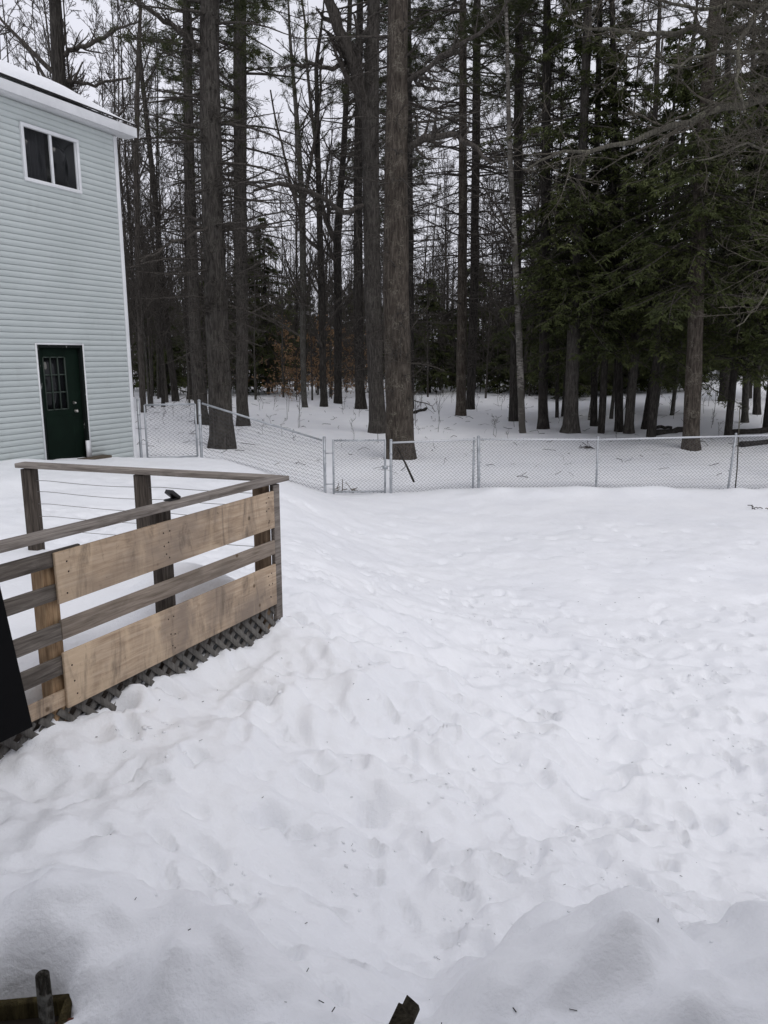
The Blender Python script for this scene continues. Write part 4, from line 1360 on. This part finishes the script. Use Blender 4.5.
# ---- trees of the wood: one of each kind is built, then copied
def proto_bare(seed, H, r, name, label, group, nb=30, bark=M_BARK_DARK, lean=.4):
    g = np.random.default_rng(seed)
    n = 14
    z = np.linspace(0, 1, n)
    xy = np.cumsum(g.normal(0, .10, (n, 2)), 0) * z[:, None] + g.normal(0, lean, 2) * z[:, None]
    pts = np.concatenate([xy, (z * H)[:, None]], 1)
    rad = r * (1 - .88 * z ** .9); rad[0] *= 1.35
    P, rr = trunk_curve(pts, rad, 20)
    root = empty(name, (0, 0, 0), label, 'tree', group)
    mb = MB(); P2 = P.copy(); P2[0, 0, 2] -= .4; trunk_mesh(mb, P2, rr, 8, g); mb.build('trunk', bark, root, smooth=True)
    mb = MB()
    a0, r0 = spawn(P, rr, nb, .2, .98, .17, (30, 62), 8, up=.4, wob=.10, rf=.45, rtip=.25, rmin=.011, g=g)
    mb.tubes(a0, r0, 4)
    a1, r1 = spawn(a0, r0, 7, .2, 1, .42, (25, 60), 5, up=.2, wob=.14, rf=.55, rmin=.008, g=g); mb.tubes(a1, r1, 3)
    a2, r2 = spawn(a1, r1, 5, .2, 1, .5, (25, 60), 4, up=.1, wob=.18, rf=.6, rmin=.006, g=g); mb.tubes(a2, r2, 3)
    mb.build('branches', M_TWIG, root)
    return root


def proto_pine(seed, H, r, name, label, group, fol, bark=M_BARK_DARK, z0=3):
    g = np.random.default_rng(seed)
    n = 12
    z = np.linspace(0, 1, n)
    xy = np.cumsum(g.normal(0, .05, (n, 2)), 0) * z[:, None]
    P, rr = trunk_curve(np.concatenate([xy, (z * H)[:, None]], 1), r * (1 - .85 * z), 18)
    root = empty(name, (0, 0, 0), label, 'tree', group)
    mb = MB(); P2 = P.copy(); P2[0, 0, 2] -= .4; trunk_mesh(mb, P2, rr, 8, g); mb.build('trunk', bark, root, smooth=True)
    def lf(zz): return 2.9 if zz < H * .6 else max(.5, (H - zz) * .5)
    mb = MB(); fb = MB()
    a0, r0 = whorl(P, rr, z0, H - .4, .55, 3, lf, (-10, 20), 6, -.25, g); mb.tubes(a0, r0, 4)
    a1, r1 = spawn(a0, r0, 8, .2, 1, .34, (30, 70), 5, up=.05, wob=.15, rf=.5, rmin=.008, flat=True, g=g); mb.tubes(a1, r1, 3)
    a2, r2 = spawn(a1, r1, 4, .2, 1, .5, (25, 60), 4, up=.05, wob=.2, rf=.6, rmin=.006, g=g); mb.tubes(a2, r2, 3)
    for aa in (a1, a2):
        sel = aa[:, -1, 2] > fol + g.normal(0, 1.2, len(aa))
        tufts(fb, aa[sel, -1], unit(aa[sel, -1] - aa[sel, -2]), g, 9, (.12, .22), .02)
    mb.build('branches', M_TWIG, root)
    fb.build('foliage', M_NEEDLE, root)
    return root


def proto_hemlock(seed, H, r, name, label, group, z0, wide, nl=5, step=.30, bark=M_BARK_DARK):
    g = np.random.default_rng(seed)
    z = np.linspace(0, 1, 12)
    xy = np.cumsum(g.normal(0, .04, (12, 2)), 0) * z[:, None]
    P, rr = trunk_curve(np.concatenate([xy, (z * H)[:, None]], 1), r * (1 - .9 * z), 18)
    root = empty(name, (0, 0, 0), label, 'tree', group)
    mb = MB(); P2 = P.copy(); P2[0, 0, 2] -= .4; trunk_mesh(mb, P2, rr, 8, g); mb.build('trunk', bark, root, smooth=True)
    def lf(zz): return .3 + wide * min(1, max(0, H - zz) / (H * .75)) ** .8
    mb = MB(); fb = MB()
    a0, r0 = whorl(P, rr, z0, H - .1, step, nl, lf, (-18, 14), 7, -.55, g, .022); kp = (a0[:, 0, 2] < H * .55) | (g.random(len(a0)) < .62); a0, r0 = a0[kp], r0[kp]; mb.tubes(a0, r0, 3)
    a1, r1 = spawn(a0, r0, 13, .12, 1, .30, (35, 65), 5, up=-.25, wob=.10, rf=.5, rmin=.004, flat=True, g=g, lmin=.22); mb.tubes(a1, r1, 3)
    a2, r2 = spawn(a1, r1, 4, .15, 1, .5, (30, 60), 3, up=-.2, wob=.12, rf=.6, rmin=.003, flat=True, g=g, lmin=.12)
    sprays(fb, a0[:, 2:], g, 7, (.12, .24), .06)
    sprays(fb, a1, g, 6, (.11, .22), .05)
    sprays(fb, a2, g, 3, (.10, .20), .045)
    mb.build('branches', M_TWIG, root)
    fb.build('foliage', M_HEM, root)
    return root


def proto_beech(seed):
    g = np.random.default_rng(seed)
    root = empty('beech_sapling', (0, 0, 0), None, 'tree')
    n = 10; z = np.linspace(0, 1, n); H = 4.2
    P, rr = trunk_curve(np.concatenate([np.cumsum(g.normal(0, .06, (n, 2)), 0), (z * H)[:, None]], 1), .035 * (1 - .8 * z), 12)
    P[0, 0, 2] -= .3
    MB().tubes(P, rr, 6).build('trunk', M_BARK_GREY, root, smooth=True)
    mb = MB(); fb = MB()
    a0, r0 = spawn(P, rr, 34, .08, .98, .45, (50, 85), 7, up=.1, wob=.12, rf=.5, rmin=.005, g=g); mb.tubes(a0, r0, 3)
    a1, r1 = spawn(a0, r0, 7, .2, 1, .4, (25, 60), 5, up=0, wob=.15, rf=.6, rmin=.003, g=g); mb.tubes(a1, r1, 3)
    m = len(a1)
    k = 5
    idx = g.integers(1, 5, (m, k)); c = a1[np.arange(m)[:, None], idx].reshape(-1, 3)
    c = c[g.random(len(c)) < .75]
    d = unit(g.normal(0, 1, c.shape) + [0, 0, -.7]); s = unit(np.cross(d, g.normal(0, 1, c.shape))) * .075
    L = g.uniform(.10, .17, (len(c), 1))
    V = np.stack([c, c + d * L * .5 + s * .5, c + d * L, c + d * L * .5 - s * .5], 1).reshape(-1, 3)
    fb.add(V, np.arange(len(V)).reshape(-1, 4))
    mb.build('branches', M_TWIG, root); fb.build('foliage', M_BEECH, root)
    return root


USED = set()


def place(pr, x, y, sc=1.0, rz=None, label=None, sz=None):
    o = pr if pr.name not in USED else copy_tree(pr)
    USED.add(pr.name); USED.add(o.name)
    o.location = (x, y, float(ground(x, y)) - .02)
    o.rotation_euler = (0, 0, rng.uniform(0, 6.28) if rz is None else rz)
    o.scale = (sc, sc, sc if sz is None else sz)
    if label: o['label'] = label
    return o


G_BARE = 'bare trunks standing through the wood'
L_BARE = 'one of the many thin bare trunks deep in the wood'
G_PINE = 'tall thin pines standing through the wood'
L_PINE = 'one of the tall thin dark pines deep in the wood'
G_HEM = 'dark hemlocks at the right of the wood'
L_HEM = 'one of the big drooping dark green hemlocks at the right side of the wood'
G_YNG = 'small evergreens deep in the wood'
L_YNG = 'one of the small dark evergreens low among the distant trunks'
bare = [proto_bare(s, H, r, 'bare_tree', L_BARE, G_BARE, nb, bk) for s, H, r, nb, bk in
        ((1, 17, .066, 40, M_BARK_DARK), (2, 20, .092, 48, M_BARK_DARK), (3, 14, .05, 34, M_BARK_GREY), (4, 18, .066, 44, M_BARK), (5, 12, .045, 26, M_BARK), (6, 16, .055, 38, M_BARK_GREY))]
pines = [proto_pine(s, H, r, 'pine_tree', L_PINE, G_PINE, f) for s, H, r, f in ((21, 22, .13, 13), (22, 20, .11, 11), (23, 24, .15, 15))]
hems = [proto_hemlock(s, H, r, 'hemlock_tree', L_HEM, G_HEM, z0, wd) for s, H, r, z0, wd in ((31, 14, .16, 3.0, 3.0), (32, 16, .19, 3.6, 3.3), (33, 11, .12, 2.4, 2.5))]
young = [proto_hemlock(s, H, r, 'young_hemlock', L_YNG, G_YNG, .5, wd, 4, .24) for s, H, r, wd in ((41, 5.5, .06, 1.6), (42, 4.0, .05, 1.3))]
beech = proto_beech(51)

hspots = [(604, 27.5, 0, .9), (655, 26, 1, .8), (733, 25.5, 0, .86), (772, 27, 1, .85), (566, 33, 2, 1.0), (690, 32, 2, 1.1), (630, 35, 2, 1.0), (750, 36, 2, 1.1), (815, 24, 0, 1.0), (590, 44, 2, 1.0), (665, 46, 2, 1.0), (730, 48, 2, 1.0), (545, 50, 2, .9)]
for (px, Y, k, sc) in hspots:
    place(hems[k], ray(px, 380)[0] * Y, Y, sc)
place(hems[2], ray(268, 380)[0] * 50, 50, 1.0, label='middle-sized green hemlock standing alone left of the brown beech leaves')
yspots = [(430, 50), (450, 56), (475, 52), (500, 48), (530, 46), (415, 60), (490, 62), (445, 70), (520, 66), (262, 62), (300, 70), (330, 66), (255, 52), (168, 48), (150, 52), (190, 60), (215, 56), (232, 66), (355, 72), (280, 78),
          (560, 52), (600, 50), (640, 54), (680, 58), (715, 60), (750, 56), (770, 50), (160, 66), (385, 68), (465, 78), (340, 80), (545, 60), (205, 74), (410, 82), (552, 44), (572, 41), (590, 46), (608, 42), (624, 47), (642, 43), (660, 45), (676, 41), (582, 50), (634, 50), (655, 51), (705, 47), (738, 50), (760, 45)]
for i, (px, Y) in enumerate(yspots):
    place(young[i % 2], ray(px, 380)[0] * Y, Y, rng.uniform(.9, 1.7))
for i, (px, Y, sc, lb) in enumerate(((296, 44, .8, 'low brown-leaved beech sapling right in front of the others'), (364, 47, .9, 'brown-leaved beech sapling half hidden behind the paired thick pines'), (272, 54, 1.3, 'largest brown-leaved beech sapling, behind the small one right of the straight trunk'), (332, 46, 1.0, 'brown-leaved beech sapling between the middle dark trunk and the forked trunk'), (283, 47, 1.0, 'brown-leaved beech sapling left of the pale slender beech trunk'), (318, 50, 1.15, 'brown-leaved beech sapling between the pale beech and the dark trunks'),
                                     (346, 52, .95, 'brown-leaved beech sapling right of the forked dark trunk'), (258, 52, .8, 'small brown-leaved beech sapling right of the straight trunk by the sloping fence'))):
    place(beech, ray(px, 390)[0] * Y, Y, sc, label=lb)
# the many trunks behind, thinned where the photograph shows open sky
pr = np.random.default_rng(9)
n = 0
while n < 225:
    Y = pr.uniform(36, 92); px = pr.uniform(-60, 830)
    gap = 262 < px < 362 or 415 < px < 512
    if gap and (Y < 50 or pr.random() < .25): continue
    if 560 < px and Y < 50: continue
    X = ray(px, 380)[0] * Y
    k = pr.random()
    if k < .72 or gap or px < 262: place(bare[pr.integers(0, 6)], X, Y, pr.uniform(.8, 1.25))
    else: place(pines[pr.integers(0, 3)], X, Y, pr.uniform(.85, 1.15))
    n += 1
for px, Y, k in ((100, 33, 1), (20, 30, 3), (120, 40, 0), (160, 44, 1), (90, 44, 2), (30, 45, 1), (0, 38, 0), (255, 44, 2), (45, 33, 5), (82, 29, 3), (112, 30, 5), (130, 36, 3), (8, 31, 5), (70, 38, 0), (148, 38, 5), (166, 40, 3), (152, 46, 4), (230, 42, 4), (283, 46, 2), (312, 44, 4), (330, 48, 5), (428, 46, 4), (440, 52, 2), (486, 44, 4), (498, 50, 5), (530, 44, 4)):
    place(bare[k], ray(px, 380)[0] * Y, Y, 1.1)


def far_forest():
    """the wood beyond, one dark mass of trunks, twigs and evergreens"""
    g = np.random.default_rng(91)
    mb = MB(); fb = MB()
    m = 420
    Y = g.uniform(92, 135, m); X = g.uniform(-.75, .75, m) * Y
    z = ground(X, Y)
    H = g.uniform(11, 22, m); r = g.uniform(.07, .17, m)
    base = np.stack([X, Y, z - .3], -1)
    P = np.stack([base, base + np.stack([g.normal(0, .25, m), g.normal(0, .2, m), H * .5], -1), base + np.stack([g.normal(0, .6, m), g.normal(0, .4, m), H], -1)], 1)
    rr = np.stack([r, r * .7, r * .2], 1)
    mb.tubes(P, rr, 5)
    a0, r0 = spawn(P, rr, 16, .25, 1, .2, (35, 70), 5, up=.4, wob=.12, rf=.4, rmin=.02, g=g); mb.tubes(a0, r0, 3)
    a1, r1 = spawn(a0, r0, 6, .2, 1, .4, (25, 60), 4, up=.2, wob=.15, rf=.6, rmin=.013, g=g); mb.tubes(a1, r1, 3)
    o = mb.build('far_wood', M_TWIG); tag(o, 'distant bare wood closing the view behind the nearer trunks', 'forest', kind='stuff')
    m = 260
    Y = g.uniform(92, 130, m); X = g.uniform(-.75, .75, m) * Y; z = ground(X, Y); H = g.uniform(4, 11, m)
    c = []
    for i in range(m):
        k = int(60 * H[i])
        zz = g.random(k) ** 1.3
        rad = (1 - zz) * H[i] * .28 + .2
        a = g.uniform(0, 6.28, k); q = np.sqrt(g.random(k))
        c.append(np.stack([X[i] + np.cos(a) * rad * q, Y[i] + np.sin(a) * rad * q, z[i] + zz * H[i]], -1))
    c = np.concatenate(c)
    d = unit(g.normal(0, 1, c.shape) * [1, 1, .35]); s = unit(np.cross(d, g.normal(0, 1, c.shape))) * .16
    L = g.uniform(.3, .6, (len(c), 1))
    V = np.stack([c - d * L * .5, c + s * .5, c + d * L * .5, c - s * .5], 1).reshape(-1, 3)
    fb.add(V, np.arange(len(V)).reshape(-1, 4))
    o = fb.build('far_evergreens', M_HEM); tag(o, 'distant dark evergreen undergrowth closing the view under the trunks', 'forest', kind='stuff')


far_forest()


def brush():
    g = np.random.default_rng(93)
    m = 1500
    Y = g.uniform(48, 84, m); X = g.uniform(-.62, .62, m) * Y
    z = ground(X, Y); H = g.uniform(2.5, 9, m)
    base = np.stack([X, Y, z - .1], -1)
    P = np.stack([base + np.stack([g.normal(0, .35, m) * t, g.normal(0, .3, m) * t, H * t], -1) for t in (0, .3, .6, .85, 1)], 1)
    rr = (.008 + H * .0035)[:, None] * np.array([1, .85, .65, .45, .25])
    mb = MB().tubes(P, rr, 4)
    a1, r1 = spawn(P, rr, 10, .04, 1, .34, (30, 75), 5, up=.3, wob=.12, rf=.55, rmin=.008, g=g); mb.tubes(a1, r1, 3)
    a2, r2 = spawn(a1, r1, 5, .2, 1, .5, (25, 60), 4, up=.15, wob=.15, rf=.6, rmin=.006, g=g); mb.tubes(a2, r2, 3)
    o = mb.build('brush', M_TWIG); tag(o, 'tangled bare brush of saplings filling the wood behind the trunks', 'brush', kind='stuff')


brush()


# ------------------------------------------------------------------ litter, logs, saplings on the snow behind the fence
def build_litter():
    g = np.random.default_rng(61)
    def log(name, label, p, q, Y, r):
        a = ground_hit(*p); b = ground_hit(*q)
        a[2] += r * .5; b[2] += r * .5
        P = np.array([[a + (b - a) * t + g.normal(0, .02, 3) for t in np.linspace(0, 1, 7)]])
        o = MB().tubes(P, np.full((1, 7), r) * np.linspace(1, .75, 7), 9, cap=True).build(name, M_BARK_DARK, smooth=False)
        tag(o, label, 'log')
    log('fallen_log', 'dark fallen log lying left of the thick brown trunk at right', (654, 436), (688, 431), 0, .13)
    log('fallen_log', 'fallen log on the snow right of the thick brown trunk', (727, 435), (790, 430), 0, .12)
    log('fallen_log', 'lower fallen log at the right edge just behind the fence', (741, 447), (790, 441), 0, .10)
    log('fallen_log', 'short dark log lying on the snow right of the thickest pine', (414, 414), (426, 410), 0, .10)
    log('fallen_log', 'thin fallen log on the snow behind the leaning pair of trunks', (652, 428), (672, 429), 0, .07)
    for i, ((x, y), n, lb) in enumerate((((345, 492), 26, 'small tuft of dead brown grass at the foot of the middle gate'), ((588, 448), 14, 'dark clump of dead twigs on the snow behind the fence'), ((758, 509), 6, 'tiny dark twig poking from the yard snow near the right edge'))):
        c = ground_hit(x, y)
        wd = .28 if i == 0 else .12
        p0 = c + g.normal(0, 1, (n, 3)) * [wd, .1, 0]
        d = unit(g.normal(0, 1, (n, 3)) * [1, .6, .15] + [0, 0, .22]); L = g.uniform(.12, .34, (n, 1)) * (1 if i < 2 else .4)
        P = np.stack([p0, p0 + d * L * .5 + [0, 0, .02], p0 + d * L], 1)
        o = MB().tubes(P, np.full((n, 3), .009), 4).build('dead_twigs' if i else 'grass_tuft', M_TWIG if i else M_BEECH)
        if i == 0:
            o.data.materials[0] = mat("dead_grass", (.13, .11, .08), .9)[0]
        tag(o, lb, 'twigs' if i else 'grass')
    # loose twigs: nobody could count them
    m = 420
    Y = g.uniform(19, 48, m); X = g.uniform(-.5, .55, m) * Y
    z = ground(X, Y) + .03
    a = np.stack([X, Y, z], -1); th = g.uniform(0, 6.28, m); L = g.uniform(.08, .5, m)
    d = np.stack([np.cos(th) * L, np.sin(th) * L, g.uniform(0, .12, m)], -1)
    P = np.stack([a, a + d * .5 + g.normal(0, .04, (m, 3)), a + d], 1)
    P[..., 2] = np.maximum(P[..., 2], ground(P[..., 0], P[..., 1]) + .015)
    mb = MB().tubes(P, np.repeat(g.uniform(.003, .009, (m, 1)), 3, 1), 4)
    m = 260                                                # specks near the house
    Y = g.uniform(1.8, 12, m); X = g.uniform(-.45, .5, m) * Y
    ok = (np.stack([X, Y], -1) - DC) @ DN > .1
    X, Y = X[ok], Y[ok]; m = len(X)
    a = np.stack([X, Y, surface(X, Y) + .003], -1); th = g.uniform(0, 6.28, m); L = g.uniform(.005, .022, m)
    d = np.stack([np.cos(th) * L, np.sin(th) * L, g.uniform(-.001, .005, m)], -1)
    mb.tubes(np.stack([a, a + d * .5, a + d], 1), np.repeat(g.uniform(.0008, .0020, (m, 1)), 3, 1), 4)
    o = mb.build('twig_litter', M_BARK_DARK); tag(o, 'loose fallen twigs and dark specks scattered over the snow', 'twigs', kind='stuff')
    # saplings and dry stalks behind the fence
    m = 95
    px = g.uniform(150, 768, m); Y = g.uniform(25, 46, m)
    X = np.array([ray(p, 400)[0] for p in px]) * Y
    z = ground(X, Y); H = g.uniform(.25, 1.0, m) + 1.0 * (g.random(m) < .2)
    base = np.stack([X, Y, z - .05], -1)
    P = np.stack([base + np.stack([g.normal(0, .10, m) * t, g.normal(0, .1, m) * t, H * t], -1) for t in (0, .4, .75, 1)], 1)
    rr = np.repeat((.004 + H * .003)[:, None], 4, 1) * np.array([1, .8, .6, .4])
    mb = MB().tubes(P, rr, 4)
    a1, r1 = spawn(P, rr, 6, .25, 1, .45, (25, 60), 5, up=.3, wob=.12, rf=.6, rmin=.004, g=g); mb.tubes(a1, r1, 3)
    a2, r2 = spawn(a1, r1, 3, .25, 1, .5, (25, 60), 4, up=.2, wob=.12, rf=.6, rmin=.003, g=g); mb.tubes(a2, r2, 3)
    o = mb.build('undergrowth', M_TWIG); tag(o, 'thin bare saplings and stalks poking from the snow under the trees', 'undergrowth', kind='stuff')


build_litter()


# ------------------------------------------------------------------ things poking out of the snow right below the camera
def build_foreground():
    M_MOSS = mat_bark("mossy_old_wood", (.05, .045, .036), (.15, .14, .12), (.24, .235, .21), 4)
    M_PLANT = mat_bark("brown_old_wood", (.06, .048, .022), (.11, .09, .04))
    M_TERRA, nt, b = mat("terracotta", (.16, .055, .034), .85, .2)
    nt.links.new(ramp(nt, noise(nt, coords(nt), 18, 5), [(.3, (.09, .032, .02)), (.7, (.18, .065, .04))]), b.inputs['Base Color'])
    M_DK = mat_bark("dark_weathered_board", (.05, .043, .03), (.085, .075, .055), None, 2)
    # stump of a post
    top = atz(42, 972, 1.47)
    P = np.array([[top - Z3 * .55 - [.01, .0, 0], top - Z3 * .25, top - Z3 * .05, top - Z3 * .008, top]])
    o = MB().tubes(P, np.array([[.021, .020, .019, .018, .009]]), 12, cap=True).build('post_stub', M_MOSS, smooth=True)
    tag(o, 'grey mossy stub of a post poking from the snow at the lower left', 'post')
    # old planter with a curved rim beside it
    c = atz(2, 1022, 1.30)
    root = empty('planter', c, 'brown old wooden planter half buried in snow at the bottom left corner', 'planter')
    mb = MB()
    ax = unit(np.array([1, .12, 0])); ay = np.array([-ax[1], ax[0], 0])
    mb.box(c + [0, .07, -.15], ax, ay, Z3, .30, .025, .30)
    mb.box(c + [0, -.13, -.15], ax, ay, Z3, .30, .025, .30)
    mb.box(c + ax * .1645 + [0, -.03, -.15], ax, ay, Z3, .025, .22, .30)
    mb.box(c - ax * .1645 + [0, -.03, -.15], ax, ay, Z3, .025, .22, .30)
    mb.build('side', M_PLANT, root, bevel=.006)
    MB().box(c + [0, -.03, -.06], ax, ay, Z3, .30, .17, .02).build('soil', mat("dark_soil", (.035, .026, .018), .95)[0], root)
    # terracotta pot
    c = atz(64, 1040, 1.29)
    pts = np.array([[c - Z3 * .22, c - Z3 * .05, c - Z3 * .05, c, c, c - Z3 * .04]])
    o = MB().tubes(pts + np.array([0, 0, 1e-4]) * np.arange(6)[:, None], np.array([[.045, .062, .07, .072, .062, .058]]), 24, cap=True).build('flower_pot', M_TERRA, smooth=False)
    tag(o, 'reddish terracotta flower pot buried in snow at the lower left', 'flower pot')
    # two dark boards
    a = atz(400, 1040, 1.40)
    for k, (p, q, lb) in enumerate((((386, 1042), (407.5, 996.5), 'upper dark weathered board with a pointed end poking from snow at bottom centre'), ((380, 1045), (399, 1004.5), 'lower dark weathered board tucked under the pointed one at bottom centre'))):
        A = atz(*p, 1.36 - .02 * k); B = atz(*q, 1.40 - .03 * k)
        ax = unit(B - A); ay = unit(np.cross(Z3, ax)); az = np.cross(ax, ay)
        L = np.linalg.norm(B - A); wdt = .045
        V = []
        for z in (-.011, .011):
            V += [A + ay * .0 + az * z, A - ay * wdt + az * z, B - ay * (wdt if k else wdt * .95) + ax * (-.012 if k == 0 else 0) + az * z, B + az * z]
        o = MB().add(V, [(0, 1, 2, 3), (4, 7, 6, 5), (0, 4, 5, 1), (1, 5, 6, 2), (2, 6, 7, 3), (3, 7, 4, 0)]).build('weathered_board', M_DK, bevel=.002)
        tag(o, lb, 'board')


build_foreground()
